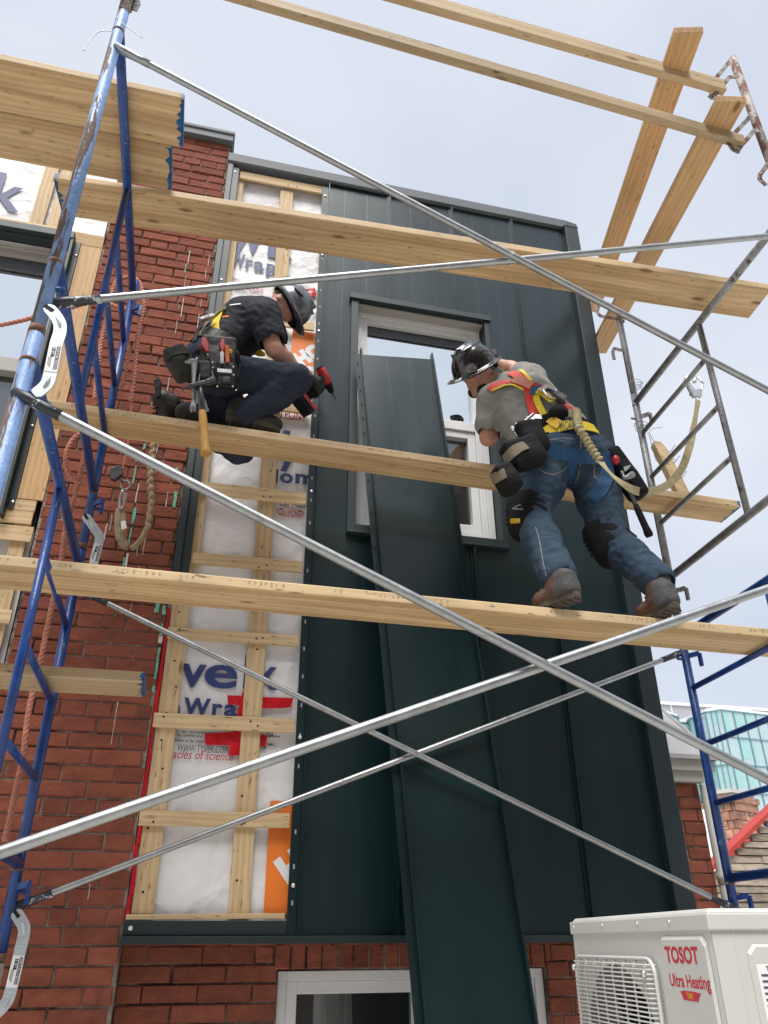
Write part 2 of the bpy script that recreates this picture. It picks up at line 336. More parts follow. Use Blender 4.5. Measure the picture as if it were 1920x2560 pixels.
class MB:
    """collects geometry (world coordinates) and links it as ONE mesh object"""
    def __init__(s): s.v = []; s.f = []; s.m = []; s.sm = []
    def add(s, vs_, fs_, mi=0, smooth=False):
        o = len(s.v); s.v += [tuple(x) for x in vs_]
        for f in fs_: s.f.append([o + i for i in f]); s.m.append(mi); s.sm.append(smooth)
        return s
    def quad(s, a, b, c, d, mi=0): return s.add([a, b, c, d], [(0, 1, 2, 3)], mi)
    def poly(s, pts, mi=0): return s.add(pts, [tuple(range(len(pts)))], mi)
    def hexa(s, p, mi=0):   # 8 corners: bottom ring 0-3, top ring 4-7
        return s.add(p, [(3, 2, 1, 0), (4, 5, 6, 7), (0, 1, 5, 4), (1, 2, 6, 5), (2, 3, 7, 6), (3, 0, 4, 7)], mi)
    def box(s, x0, x1, y0, y1, z0, z1, mi=0):
        return s.hexa([(x0, y0, z0), (x1, y0, z0), (x1, y1, z0), (x0, y1, z0), (x0, y0, z1), (x1, y0, z1), (x1, y1, z1), (x0, y1, z1)], mi)
    def obox(s, c, ax, ay, az, hx, hy, hz, mi=0):
        c, ax, ay, az = V(c), V(ax).normalized() * hx, V(ay).normalized() * hy, V(az).normalized() * hz
        return s.hexa([c - ax - ay - az, c + ax - ay - az, c + ax + ay - az, c - ax + ay - az, c - ax - ay + az, c + ax - ay + az, c + ax + ay + az, c - ax + ay + az], mi)
    def bar(s, a, b, w, t, up=(0, 0, 1), mi=0):
        """rectangular bar from a to b: w across, t along 'up'"""
        a, b = V(a), V(b); d = (b - a).normalized(); sd = d.cross(V(up)).normalized(); u = sd.cross(d).normalized()
        return s.obox((a + b) / 2, d, sd, u, (b - a).length / 2, w / 2, t / 2, mi)
    def tube(s, pts, r, n=16, mi=0, cap=True, flat=None, smooth=True):
        pts = [V(p) for p in pts]; rs = r if isinstance(r, (list, tuple)) else [r] * len(pts)
        o = len(s.v); T = []
        for i in range(len(pts)):
            a = pts[max(0, i - 1)]; b = pts[min(len(pts) - 1, i + 1)]; T.append((b - a).normalized())
        ref = V((0, 0, 1)) if abs(T[0].z) < 0.9 else V((1, 0, 0))
        N = (ref - T[0] * ref.dot(T[0])).normalized()
        if flat is not None:
            N = (V(flat[0]) - T[0] * V(flat[0]).dot(T[0])).normalized()
        for i, p in enumerate(pts):
            N = (N - T[i] * N.dot(T[i])).normalized(); B = T[i].cross(N)
            for k in range(n):
                a = 2 * math.pi * k / n; kx = 1 if flat is None else flat[1]
                s.v.append(tuple(p + (N * math.cos(a) * kx + B * math.sin(a)) * rs[i]))
        for i in range(len(pts) - 1):
            for k in range(n):
                k2 = (k + 1) % n
                s.f.append([o + i * n + k, o + i * n + k2, o + (i + 1) * n + k2, o + (i + 1) * n + k]); s.m.append(mi); s.sm.append(smooth)
        if cap:
            s.f.append([o + k for k in range(n)][::-1]); s.m.append(mi); s.sm.append(False)
            q = o + (len(pts) - 1) * n
            s.f.append([q + k for k in range(n)]); s.m.append(mi); s.sm.append(False)
        return s
    def prism(s, pts, d, mi=0):
        """extrude a planar outline by vector d"""
        n = len(pts); d = V(d); p = [V(q) for q in pts]
        return s.add(p + [q + d for q in p], [tuple(range(n))[::-1], tuple(range(n, 2 * n))] + [(i, (i + 1) % n, (i + 1) % n + n, i + n) for i in range(n)], mi)
    def ellipsoid(s, c, ax, ay, az, rx, ry, rz, n=20, m=12, mi=0, t0=-1.0, t1=1.0):
        c = V(c); ax, ay, az = V(ax).normalized(), V(ay).normalized(), V(az).normalized(); o = len(s.v)
        for j in range(m + 1):
            th = math.pi / 2 * (t0 + (t1 - t0) * j / m)
            for k in range(n):
                ph = 2 * math.pi * k / n
                s.v.append(tuple(c + ax * (rx * math.cos(th) * math.cos(ph)) + ay * (ry * math.cos(th) * math.sin(ph)) + az * (rz * math.sin(th))))
        for j in range(m):
            for k in range(n):
                k2 = (k + 1) % n
                s.f.append([o + j * n + k, o + j * n + k2, o + (j + 1) * n + k2, o + (j + 1) * n + k]); s.m.append(mi); s.sm.append(True)
        return s
    def pieces(s, name, mats, parent=None, bevel=0):
        """one object per loose piece"""
        par = list(range(len(s.v)))
        def find(i):
            while par[i] != i: par[i] = par[par[i]]; i = par[i]
            return i
        for f in s.f:
            for k in f[1:]: par[find(k)] = find(f[0])
        groups = {}
        for fi, f in enumerate(s.f): groups.setdefault(find(f[0]), []).append(fi)
        out = []
        for fs_ in groups.values():
            q = MB(); ix = {}
            for fi in fs_:
                for k in s.f[fi]:
                    if k not in ix: ix[k] = len(q.v); q.v.append(s.v[k])
                q.f.append([ix[k] for k in s.f[fi]]); q.m.append(s.m[fi]); q.sm.append(s.sm[fi])
            out.append(q.build(name, mats, parent, bevel))
        return out
    def build(s, name, mats, parent=None, bevel=0, origin=None, axes=None, segs=2):
        mats = mats if isinstance(mats, (list, tuple)) else [mats]
        Wm = Matrix.Identity(4)
        if origin is None:
            a = np.array(s.v); o = V(((a.min(0) + a.max(0)) / 2))
        else: o = V(origin)
        Wm = Matrix.Translation(o)
        if axes:
            R3 = Matrix((axes[0], axes[1], axes[2])).transposed(); Wm = Wm @ R3.to_4x4()
        Wi = Wm.inverted()
        me = bpy.data.meshes.new(name)
        me.from_pydata([tuple(Wi @ V(p)) for p in s.v], [], s.f)
        for m in mats: me.materials.append(MT[m] if isinstance(m, str) else m)
        me.polygons.foreach_set('material_index', s.m); me.polygons.foreach_set('use_smooth', s.sm)
        me.validate(); me.update()
        ob = bpy.data.objects.new(name, me); _link(ob, parent, Wm)
        if bevel:
            bv = ob.modifiers.new('bevel', 'BEVEL'); bv.width = bevel; bv.segments = segs; bv.limit_method = 'ANGLE'; bv.angle_limit = math.radians(40)
        return ob

def board(name, a, b, w, t, side, mats='batten', parent=None, bevel=0.0035, ends=None):
    """timber from a to b (centre line); w along 'side', t along the third axis; local X is the grain"""
    a, b = V(a), V(b); d = (b - a).normalized(); sd = V(side); sd = (sd - d * sd.dot(d)).normalized(); u = d.cross(sd)
    mb = MB(); mb.obox((a + b) / 2, d, sd, u, (b - a).length / 2, w / 2, t / 2)
    return mb.build(name, mats, parent, bevel, origin=(a + b) / 2, axes=(d, sd, u))

FONT = {}
def text_mesh(body, origin, xdir, zdir, width=None, height=None, bold=0.0, shear=0.0, mi=0, mb=None, size=1.0, lift=0.0):
    """flat lettering: origin = left end of baseline, xdir along the line, zdir up; returns an MB"""
    cu = bpy.data.curves.new('lettering', 'FONT'); cu.body = body; cu.offset = bold; cu.shear = shear; cu.resolution_u = 4; cu.size = size
    ob = bpy.data.objects.new('lettering', cu); COL.objects.link(ob)
    bpy.context.view_layer.update()
    dg = bpy.context.evaluated_depsgraph_get()
    me = bpy.data.meshes.new_from_object(ob.evaluated_get(dg))
    co = [tuple(v.co) for v in me.vertices]; fs = [tuple(p.vertices) for p in me.polygons]
    bpy.data.objects.remove(ob); bpy.data.curves.remove(cu); bpy.data.meshes.remove(me)
    mb = mb or MB()
    if not co: return mb
    a = np.array(co); x0, x1 = a[:, 0].min(), a[:, 0].max()
    sx = width / (x1 - x0) if width else 1.0
    sz = sx if height is None else height / 0.7 / size
    xd, zd = V(xdir).normalized(), V(zdir).normalized(); nn = xd.cross(zd).normalized()
    mb.add([V(origin) + xd * ((p[0] - x0) * sx) + zd * (p[1] * sz) + nn * lift for p in co], fs, mi)
    return mb
# ================================================================== GROUND
g = MB(); g.quad((-150, -150, 0), (150, -150, 0), (150, 150, 0), (-150, 150, 0))
MT['ground'] = mat('concrete_paving', (0.56, 0.53, 0.48), 0.9, noise=(2.5, 0.15))
tag(g.build('ground', 'ground', None, origin=(0, 0, 0)), kind='structure')

# ================================================================== BRICK HOUSE
house = thing('brick_house', 'red brick house with dark metal cladding going up over white house wrap and battens', 'house', (0.6, 0.3, 0))

def bricks(name, parent, x0, x1, z0, z1, Y, seed, skip=(), bw=0.232, bh=0.0725, depth=0.06, mats=('brick', 'mortar'), ragged=0.0, joint=0.0075, mortar_back=0.009, soldier=None):
    r = random.Random(seed); mb = MB(); row = 0; z = z0
    def one(a, b, c, d):
        j = joint / 2
        a += j + r.uniform(-.002, .002); b -= j + r.uniform(-.002, .002); c += j + r.uniform(-.0015, .0015); d -= j + r.uniform(-.0015, .0015)
        if b - a < 0.02: return
        y = Y + r.uniform(-.0035, .003); ch = r.uniform(.003, .006)
        t = [r.uniform(-.0022, .0022) for _ in range(8)]
        o = [(a, c), (b, c), (b, d), (a, d)]
        f_ = [(a + ch, y + t[0], c + ch + t[1]), ((a + b) / 2, y - .001, c + ch + r.uniform(-.001, .001)), (b - ch, y + t[2], c + ch + t[3]), (b - ch, y + t[4], d - ch + t[5]), ((a + b) / 2, y, d - ch + r.uniform(-.001, .001)), (a + ch, y + t[6], d - ch + t[7])]
        ob = [(a, y + ch, c), ((a + b) / 2, y + ch, c), (b, y + ch, c), (b, y + ch, d), ((a + b) / 2, y + ch, d), (a, y + ch, d)]
        bb = [(p[0], Y + depth, p[2]) for p in ob]
        mb.add(f_ + ob + bb, [(0, 1, 4, 5), (1, 2, 3, 4)] + [(i, i + 6, (i + 1) % 6 + 6, (i + 1) % 6) for i in range(6)] + [(i + 6, i + 12, (i + 1) % 6 + 12, (i + 1) % 6 + 6) for i in range(6)], 0)
    while z < z1 - 0.005:
        zt = min(z + bh, z1)
        header = row % 6 == 5
        L = bw / 2 if header else bw
        x = x0 - (L / 2 if row % 2 else 0) - (r.uniform(0, .01))
        first = True
        while x < x1 - 0.004:
            a, b = max(x, x0), min(x + L, x1)
            if ragged and a == x0: a = x0 + r.uniform(0, ragged)
            inside = [s for s in skip if a < s[1] - .005 and b > s[0] + .005 and z < s[3] - .03 and zt > s[2] + .03]
            if not inside:
                if b - a > 0.03: one(a, b, z, zt)
            else:
                s = inside[0]
                if a < s[0] - .03: one(a, s[0], z, zt)
                if b > s[1] + .03: one(s[1], b, z, zt)
            x += L
        z += bh; row += 1
    if soldier:
        sx, sx1, sz0, sz1 = soldier
        while sx < sx1 - .02:
            one(sx, min(sx + 0.072, sx1), sz0, sz1); sx += 0.072
    # mortar sheet, cut round the openings
    xs = sorted({x0, x1, *[s[0] for s in skip if s[4:] == ()], *[s[1] for s in skip if s[4:] == ()]}); zs = sorted({z0, z1, *[s[2] for s in skip if s[4:] == ()], *[s[3] for s in skip if s[4:] == ()]})
    for i in range(len(xs) - 1):
        for k in range(len(zs) - 1):
            cx_, cz_ = (xs[i] + xs[i + 1]) / 2, (zs[k] + zs[k + 1]) / 2
            if xs[i] < x0 - 1e-6 or xs[i + 1] > x1 + 1e-6 or zs[k] < z0 - 1e-6 or zs[k + 1] > z1 + 1e-6: continue
            if any(s[4:] == () and s[0] < cx_ < s[1] and s[2] < cz_ < s[3] for s in skip): continue
            yy = Y + mortar_back
            mb.box(xs[i], xs[i + 1], yy, Y + depth + .05, zs[k], zs[k + 1], 1)
    return mb.build(name, mats, parent)

PX0, PX1 = -1.394, -0.692
pier = bricks('brick_pier', house, PX0, PX1, 0.0, 6.735, 0.0, 3, depth=0.2, ragged=0.012)
LW = (-0.012, 1.268, 0.25, 1.497)
lower = bricks('lower_wall', house, -0.692, 2.02, 0.0, 1.60, 0.12, 11, skip=[LW, (-0.03, 1.30, 1.497, 1.60, 's')], depth=0.15, soldier=(-0.03, 1.30, 1.497, 1.60))
mb = MB(); mb.box(-3.4, PX1 + .0, 0.252, 0.70, 0.0, 6.72); mb.box(PX1 + .002, 2.015, 0.33, 0.70, 0.0, 1.60); mb.box(PX1 + .002, -0.02, 0.10, .33, 1.603, 6.50)
mb.box(1.272, 2.0, 0.10, 0.70, 1.603, 6.50); mb.box(-.019, 1.271, 0.30, .70, 1.603, 6.50); mb.box(-.019, 1.271, 0.1, .299, 1.603, 3.6); mb.box(-.019, 1.271, 0.1, .299, 5.46, 6.5)
mb.build('masonry_core', 'slot', house)
# paint drips down the pier
dr = random.Random(5); gd = MB(); wd = MB()
def drip(mbx, x, z, h, w):
    y = -0.0075; pts = []
    n = 5
    for i in range(n): pts.append((x - w * dr.uniform(.15, .4), z - h * i / (n - 1)))
    for i in range(n): pts.append((x + w * dr.uniform(.1, .4), z - h * (n - 1 - i) / (n - 1)))
    mbx.poly([(p[0], y, p[1]) for p in pts][::-1])
for i in range(7): drip(gd, -0.87 + dr.uniform(-.012, .012), 5.45 - i * .33 + dr.uniform(-.08, .08), dr.uniform(.03, .09), dr.uniform(.005, .011))
for (q, h, w) in [((345, 1130), .07, .02), ((362, 1110), .04, .02), ((340, 1165), .12, .014), ((338, 1270), .12, .024), ((330, 1310), .13, .016), ((312, 1395), .06, .016), ((440, 1230), .1, .03), ((442, 1170), .07, .02), ((395, 1505), .06, .035), ((412, 1515), .05, .03), ((406, 1560), .07, .02), ((398, 1620), .16, .022), ((385, 1715), .03, .03)]:
    p = onY(*q, 0); drip(gd, p.x, p.z, h, w)
for i in range(13): drip(wd, -0.858 + dr.uniform(-.01, .01), 5.62 - i * .21 + dr.uniform(-.04, .04), dr.uniform(.06, .16), dr.uniform(.004, .008))
for i in range(6): drip(wd, -0.735 + dr.uniform(-.006, .006), 5.60 - i * .13, dr.uniform(.06, .12), dr.uniform(.004, .01))
for (q, h, w) in [((420, 1230), .1, .006), ((347, 1210), .12, .012), ((281, 1290), .09, .012), ((268, 1310), .1, .012), ((320, 1385), .1, .02), ((295, 1755), .2, .006), ((226, 2210), .06, .006), ((280, 1300), .06, .008), ((402, 1590), .04, .03)]:
    p = onY(*q, 0); drip(wd, p.x, p.z, h, w)
gd.pieces('paint_drip', 'greenpaint', pier); wd.pieces('paint_drip', 'whitedrip', pier)
# pier coping
mb = MB(); mb.box(-1.45, -0.675, -0.04, 0.4, 6.737, 6.80); mb.box(-1.46, -0.668, -0.05, 0.41, 6.80, 6.83)
mb.build('coping', 'coping', house, 0.004)

# ---- house wrap sheets (slightly slack between battens)
def sheet(name, x0, x1, z0, z1, Y, nx, nz, seed, amp=0.006):
    mb = MB(); r = np.random.RandomState(seed)
    gx = np.linspace(x0, x1, nx); gz = np.linspace(z0, z1, nz)
    D = np.zeros((nz, nx))
    for _ in range(26):
        a = r.uniform(0, math.pi); fq = r.uniform(6, 26); ph = r.uniform(0, 6.28)
        D += (1 - np.abs(np.sin((np.cos(a) * gx[None, :] + np.sin(a) * gz[:, None]) * fq * .6 + ph + 1.2 * np.sin(gz[:, None] * r.uniform(2, 9) + ph) + .8 * np.sin(gx[None, :] * r.uniform(4, 14) + ph)))) ** 3 / fq
    D = (D - D.mean()); D = D / np.abs(D).max() * amp
    vs_ = [(gx[i], Y + D[k, i], gz[k]) for k in range(nz) for i in range(nx)]
    fs_ = [(k * nx + i, k * nx + i + 1, (k + 1) * nx + i + 1, (k + 1) * nx + i) for k in range(nz - 1) for i in range(nx - 1)]
    mb.add(vs_, fs_, 0, True)
    return mb.build(name, 'wrap', house)
wrap = sheet('house_wrap', -0.69, 0.03, 1.66, 6.50, 0.0535, 90, 480, 2, .005)
wrap2 = sheet('house_wrap', -3.2, -1.41, 5.56, 6.6, 0.052, 60, 40, 4)
sheet('house_wrap', -3.2, -1.41, 1.8, 3.5, 0.052, 60, 60, 5)
mb = MB(); mb.box(-1.556, -1.41, .04, .06, 3.5, 5.56); mb.build('sheathing', 'slot', house)
XD, ZD = V((1, 0, 0)), V((0, 0, 1))
YP = 0.0415
def ptext(body, l, r, mats, bold=0.012, shear=0.0, h=None, parent=wrap, Y=YP, name='printed_text'):
    a, b = onY(*l, Y), onY(*r, Y)
    mb = text_mesh(body, a, XD, ZD, width=(b - a).length, bold=bold, shear=shear, height=h)
    return mb.build(name, mats, parent)
def letters(L, bl, br, capx, mats='navy', bold=.02, parent=wrap, Y=YP):
    """set a word letter by letter; capx = cap height in photo pixels, x0/x1 = each letter's extent"""
    mb = MB()
    for (c, x0, x1) in L:
        yb = bl[1] + (br[1] - bl[1]) * (x0 - bl[0]) / (br[0] - bl[0])
        a, b = onY(x0, yb, Y), onY(x1, yb + (br[1] - bl[1]) * (x1 - x0) / (br[0] - bl[0]), Y)
        text_mesh(c, V((a.x, Y, a.z)), XD, ZD, width=b.x - a.x, height=onY(x0, yb - capx, Y).z - a.z, bold=bold, mb=mb)
    return mb.build('printed_text', mats, parent)
# lower prints (l, r = ends of the baseline in the photo)
letters([('v', 447, 512), ('e', 508, 592), ('l', 607, 623), ('k', 641, 694)], (447, 1713), (694, 1722), 82, bold=.020); letters([('T', 345, 395), ('y', 394, 446)], (345, 1708), (446, 1713), 82, bold=.02)
letters([('e', 412, 449), ('W', 456, 524), ('r', 529, 555), ('a', 559, 592), ('p', 598, 632)], (412, 1783), (632, 1792), 41, bold=.035)
ptext('WWW.TYVEK.COM', (442, 1878), (570, 1880), 'greyprint', 0.0, h=0.034)
ptext('The miracles of science', (352, 1892), (583, 1903), 'redprint', 0.0, shear=0.22, h=0.042)
ptext('permeables a la vapeur d\'eau - CLASSE 1 - CCMC', (390, 1851), (690, 1860), 'greyprint', 0.012, h=0.013)
ptext('Barriere de revetement intermediaire en membrane', (400, 1829), (700, 1836), 'greyprint', 0.012, h=0.013)
ptext('Housewrap membrane - film de polyolefine', (400, 1838), (600, 1845), 'greyprint', 0.012, h=0.012)
ptext('USA', (665, 1842), (684, 1843), 'greyprint', 0.02, h=0.024)
ptext('COM', (651, 1872), (664, 1873), 'greyprint', 0.02, h=0.014)
# upper prints
letters([('y', 575, 620), ('v', 612, 650), ('l', 668, 689), ('k', 697, 731)], (575, 622), (731, 651), 70, bold=.02)
letters([('W', 577, 610), ('r', 613, 631), ('a', 634, 659), ('p', 665, 689)], (577, 662), (689, 684), 31, bold=.035)
ptext('WWW.TYVEK.COM', (520, 707), (645, 722), 'greyprint', 0.0, h=0.034)
ptext('miracles of science', (520, 708), (657, 735), 'redprint', 0.002, shear=0.22, h=0.05)
letters([('H', 655, 694), ('o', 699, 732), ('m', 738, 786), ('e', 792, 820)], (655, 1202), (820, 1211), 33, bold=.035)
letters([('v', 640, 690), ('l', 704, 721), ('y', 700, 752)], (640, 1146), (752, 1153), 75, bold=.02)
ptext('Call 1-800-448-9835', (698, 1264), (828, 1274), 'greyprint', 0.006, h=0.05)
def ring(c, rx, rz, w, mats, parent, Y=YP):
    mb = MB(); n = 48; p = onY(*c, Y)
    o = [(p.x + rx * math.cos(2 * math.pi * i / n), Y, p.z + rz * math.sin(2 * math.pi * i / n)) for i in range(n)]
    q = [(p.x + (rx - w) * math.cos(2 * math.pi * i / n), Y, p.z + (rz - w) * math.sin(2 * math.pi * i / n)) for i in range(n)]
    mb.add(o + q, [(i, i + n, (i + 1) % n + n, (i + 1) % n) for i in range(n)]); return mb.build('printed_oval', mats, parent)
ring((726, 1281), 0.078, 0.031, 0.004, 'redprint', wrap); ptext('DU PONT', (699, 1287), (754, 1291), 'redprint', 0.006, h=0.042)
ring((721, 1029), 0.115, 0.058, 0.006, 'redprint', wrap); ptext('DU PONT', (677, 1042), (765, 1052), 'redprint', 0.008, h=0.07)
# orange printed squares with white stencil letters set on the slant
def orange(l, t, r, b, letters, h):
    a, c = onY(l, t, YP), onY(r, b, YP)
    mb = MB(); mb.quad((a.x, YP, c.z), (0.01, YP, c.z), (0.01, YP, a.z), (a.x, YP, a.z))
    mb.build('printed_square', 'orange', wrap)
    for (body, q, ang, hh) in letters:
        p = onY(*q, YP - .001); x = V((math.cos(ang), 0, math.sin(ang))); z = V((-math.sin(ang), 0, math.cos(ang)))
        mb = text_mesh(body, p, x, z, bold=0.012, size=hh / 0.7)
        mb = clip_x(mb, 0.06)
        mb.build('printed_text', 'label_white', wrap)
def clip_x(mb, xm):
    """drop lettering that would run under the metal panel"""
    keep = [i for i, f in enumerate(mb.f) if all(mb.v[k][0] < xm + .03 for k in f)]
    mb.f = [mb.f[i] for i in keep]; mb.m = [mb.m[i] for i in keep]; mb.sm = [mb.sm[i] for i in keep]; return mb
orange(732, 824, 790, 935, [('HO', (751, 915), 0.72, 0.092), ('D', (772, 950), 0.72, 0.082)], .15)
orange(676, 2002, 725, 2285, [('H', (721, 2214), 0.67, 0.115)], .24)
# red sheathing tape
def tape(pts, parent=wrap, Y=0.036, name='tape'):
    mb = MB(); w = [onY(*p, Y) for p in pts]
    n = len(w); mb.add([(p.x, Y + rnd.uniform(-.003, .003), p.z) for p in w], [tuple(range(n))[::-1]])
    return mb.build(name, 'redtape', parent)
tape([(568, 1738), (612, 1740), (636, 1742), (734, 1745), (727, 1768), (700, 1771), (640, 1772), (600, 1764), (570, 1760)])
tape([(605, 1735), (613, 1715), (622, 1760), (616, 1795), (590, 1793), (598, 1766)], Y=.034)
tape([(511, 1834), (580, 1830), (660, 1836), (668, 1840), (664, 1866), (600, 1866), (572, 1864), (514, 1862)])
tape([(582, 1826), (608, 1828), (604, 1890), (570, 1887), (574, 1868), (585, 1850)], Y=.034)
tape([(757, 724), (772, 721), (786, 718), (792, 737), (770, 745), (766, 775), (757, 770), (756, 745)])
mb = MB()
zz = [onY(420, 1518, 0).z, onY(305, 2305, 0).z]
for i in range(14):
    z1_, z0_ = zz[0] + (zz[1] - zz[0]) * i / 14, zz[0] + (zz[1] - zz[0]) * (i + 1) / 14
    x_ = -0.688 + rnd.uniform(-.004, .003)
    mb.box(x_, x_ + 0.011 + rnd.uniform(0, .006), 0.004 + rnd.uniform(0, .006), 0.05, z0_, z1_)
mb.build('tape', 'redtape', house)

# ---- strapping: vertical battens behind, horizontal in front
def vb(x, z0, z1, w=0.093, tilt=0.0, y=0.030): return board('batten', (x, y, z0), (x + tilt, y, z1), w, 0.018, (1, 0, 0), 'batten', house, 0.002)
def hb(x0, x1, zc, w=0.068, y=0.0115, tilt=0.0): return board('batten', (x0, y, zc), (x1, y, zc + tilt), w, 0.018, (0, 0, 1), 'batten', house, 0.002)
vb(-0.622, 1.715, 3.36); vb(-0.210, 1.715, 6.40, tilt=-.045)
vb(-0.592, 3.36, 6.44, .055); vb(0.075, 1.715, 6.42)
SCR = MB()
def holes(x, z, y): # dark nail/screw heads
    SCR.ellipsoid((x, y, z), XD, V((0, 1, 0)), ZD, .0055, .002, .0055, 8, 4, 0)
for zc, x0, w in [(6.452, -.60, .076), (5.132, -.60, .062), (4.466, -.60, .068), (3.838, -.60, .077), (3.405, -.605, .068), (2.980, -.672, .058), (2.540, -.684, .068), (2.100, -.688, .065), (1.702, -.686, .022)]:
    hb(x0, -0.008 if zc < 6.4 else 0.0, zc, w, tilt=.006)
    if zc > 1.8:
        for xx in (-.62, -.235, -.20): holes(xx + rnd.uniform(-.02, .02), zc + rnd.uniform(-.02, .02), .0022)
for i in range(12): holes(-0.21 + rnd.uniform(-.03, .03), 1.85 + i * .36, .0205); holes(-0.62 + rnd.uniform(-.03, .03), 1.8 + i * .13, .0205)
SCR.build('nail_heads', 'slot', house)
# left bay strapping and plywood
ply = board('plywood_strip', (-1.457, 0.006, 3.648), (-1.457, 0.006, 5.50), 0.128, 0.012, (1, 0, 0), 'ply', house, .001)
board('plywood_strip', (-1.60, 0.0065, 5.556), (-1.394, 0.0065, 5.556), .105, .013, (0, 0, 1), 'ply', house, .001)
board('batten', (-2.3, .002, 5.585), (-1.60, .002, 5.585), .055, .018, (0, 0, 1), 'batten', house, .001)
vb(-1.823, 5.61, 6.6, .085); vb(-1.72, 5.61, 6.6, .06, y=.016); vb(-1.47, 1.9, 3.63, .075); vb(-1.64, 1.9, 3.63, .075, y=.032)
for zc, w in [(3.612, .066), (3.541, .072), (3.448, .085), (2.998, .07), (2.5, .07)]: hb(-2.4, -1.415 + rnd.uniform(-.01, .01), zc, w)
mb = text_mesh('Tyvek', V((-2.90, YP, 5.735)), XD, ZD, width=0.955, bold=0.014, height=.335); mb.build('printed_text', 'navy', wrap2)

# ---- metal trims of the bay
mb = MB(); mb.box(-0.689, -0.652, -0.022, 0.0, 3.28, 6.52); mb.box(-0.652, -0.606, -0.010, 0.0, 3.28, 6.50); mb.box(-0.689, -0.675, 0.0, 0.05, 3.28, 6.5)
ef = mb.build('edge_flashing', 'trim', house, 0.002)
mb = MB(); mb.box(-0.689, 0.0, -0.006, 0.045, 1.632, 1.690); mb.box(-0.694, 1.985, -0.03, 0.118, 1.604, 1.6245)
mb.box(-0.694, 1.985, -0.034, -0.026, 1.600, 1.630)
mb.build('drip_flashing', 'trim', house, 0.0015)
mb = MB(); mb.box(-0.695, 1.95, -0.034, 0.5, 6.535, 6.618)
mb.box(-0.69, 0.45, -0.030, -0.012, 6.527, 6.5349)
cp = mb.build('parapet_flashing', 'coping', house, 0.003)
mb = MB(); mb.box(1.912, 2.022, -0.052, 0.62, 1.625, 6.54); mb.hexa([(1.905, -.056, 6.53), (2.026, -.056, 6.53), (2.026, .6, 6.53), (1.905, .6, 6.53), (1.93, -.045, 6.60), (2.02, -.045, 6.585), (2.02, .6, 6.585), (1.93, .6, 6.60)])
mb.build('corner_trim', 'trim', house, 0.003)

# ---- cladding panels with standing seams, cut round the window
SE = [0.0, 0.506, 0.990, 1.4745, 1.911]
WX0, WX1, WZ0, WZ1 = 0.231, 1.21, 3.652, 5.452
ZB, ZT = 1.626, 6.536
for i in range(4):
    a, b = SE[i], SE[i + 1]
    mb = MB(); first = i == 0
    l = a + (0.046 if first else 0.0)
    pieces = []
    if b <= WX0 or a >= WX1: pieces = [(l, b, ZB, ZT)]
    else:
        lo, hi = max(l, WX0), min(b, WX1)
        pieces = [(lo, hi, ZB, WZ0), (lo, hi, WZ1, ZT)]
        if lo > l: pieces.append((l, lo, ZB, ZT))
        if hi < b: pieces.append((hi, b, ZB, ZT))
    lowmb = None
    for (x0, x1, z0, z1) in pieces:
        if i == 1 and z0 == WZ1:
            lowmb = mb; mb = MB()
        # faint swage lines split each pan in thirds
        cuts = sorted([x0] + [x for f_ in (0.34, 0.67) for x in (a + (b - a) * f_ - .003, a + (b - a) * f_, a + (b - a) * f_ + .003) if x0 < x < x1] + [x1])
        for k in range(len(cuts) - 1):
            def yy(x):
                for f_ in (0.34, 0.67):
                    if abs(x - (a + (b - a) * f_)) < 1e-6: return -0.0033
                return -0.003
            p, q = cuts[k], cuts[k + 1]
            mb.quad((p, yy(p), z0), (q, yy(q), z0), (q, yy(q), z1), (p, yy(p), z1))
    # standing seam on the right edge: a folded rib
    def rib(x, z0, z1, h=0.030, w=0.012):
        mb.box(x - w / 2, x + w / 2, -h, 0.0, z0, z1); mb.box(x - w / 2 - .014, x - w / 2, -0.012, 0.0, z0, z1)
    if i < 3:
        if lowmb is not None:
            up_mb = mb; mb = lowmb; rib(b, ZB, WZ0 - .004); mb.build('cladding_panel', 'clad', house); mb = up_mb; rib(b, WZ1 + .006, ZT - .02)
        elif WX0 < b < WX1: rib(b, ZB, WZ0 - .004); rib(b, WZ1 + .006, ZT - .02)
        else: rib(b, ZB, ZT - .02)
    if first:
        mb.box(0.0, 0.044, -0.004, 0.0, ZB, 6.49); mb.box(0.044, 0.050, -0.034, 0.0, ZB, 6.50)
    pn = mb.build('cladding_panel', 'clad', house)
    if first:
        sl_ = MB(); z = 1.75
        while z < 6.45:
            sl_.box(0.017, 0.0245, -0.0055, -0.0035, z, z + 0.020); z += 0.148
        sl_.pieces('nailing_slot', 'slotgrey', pn)
        sc_ = MB()
        for z in (1.79, 2.45, 3.20, 3.85, 4.62, 5.06, 5.75, 6.35): sc_.ellipsoid((.022, -.006, z + .04), XD, ZD, V((0, -1, 0)), .010, .010, .004, 10, 5)
        sc_.pieces('screw_head', 'screw', pn)
sc_ = MB()
for (x, z) in [(-.66, 1.66), (-.632, 5.40), (-.632, 6.45)]: sc_.ellipsoid((x, -.024 if x < -.64 else -.0105, z), XD, ZD, V((0, -1, 0)), .010, .010, .004, 10, 5)
sc_.pieces('screw_head', 'screw', house)

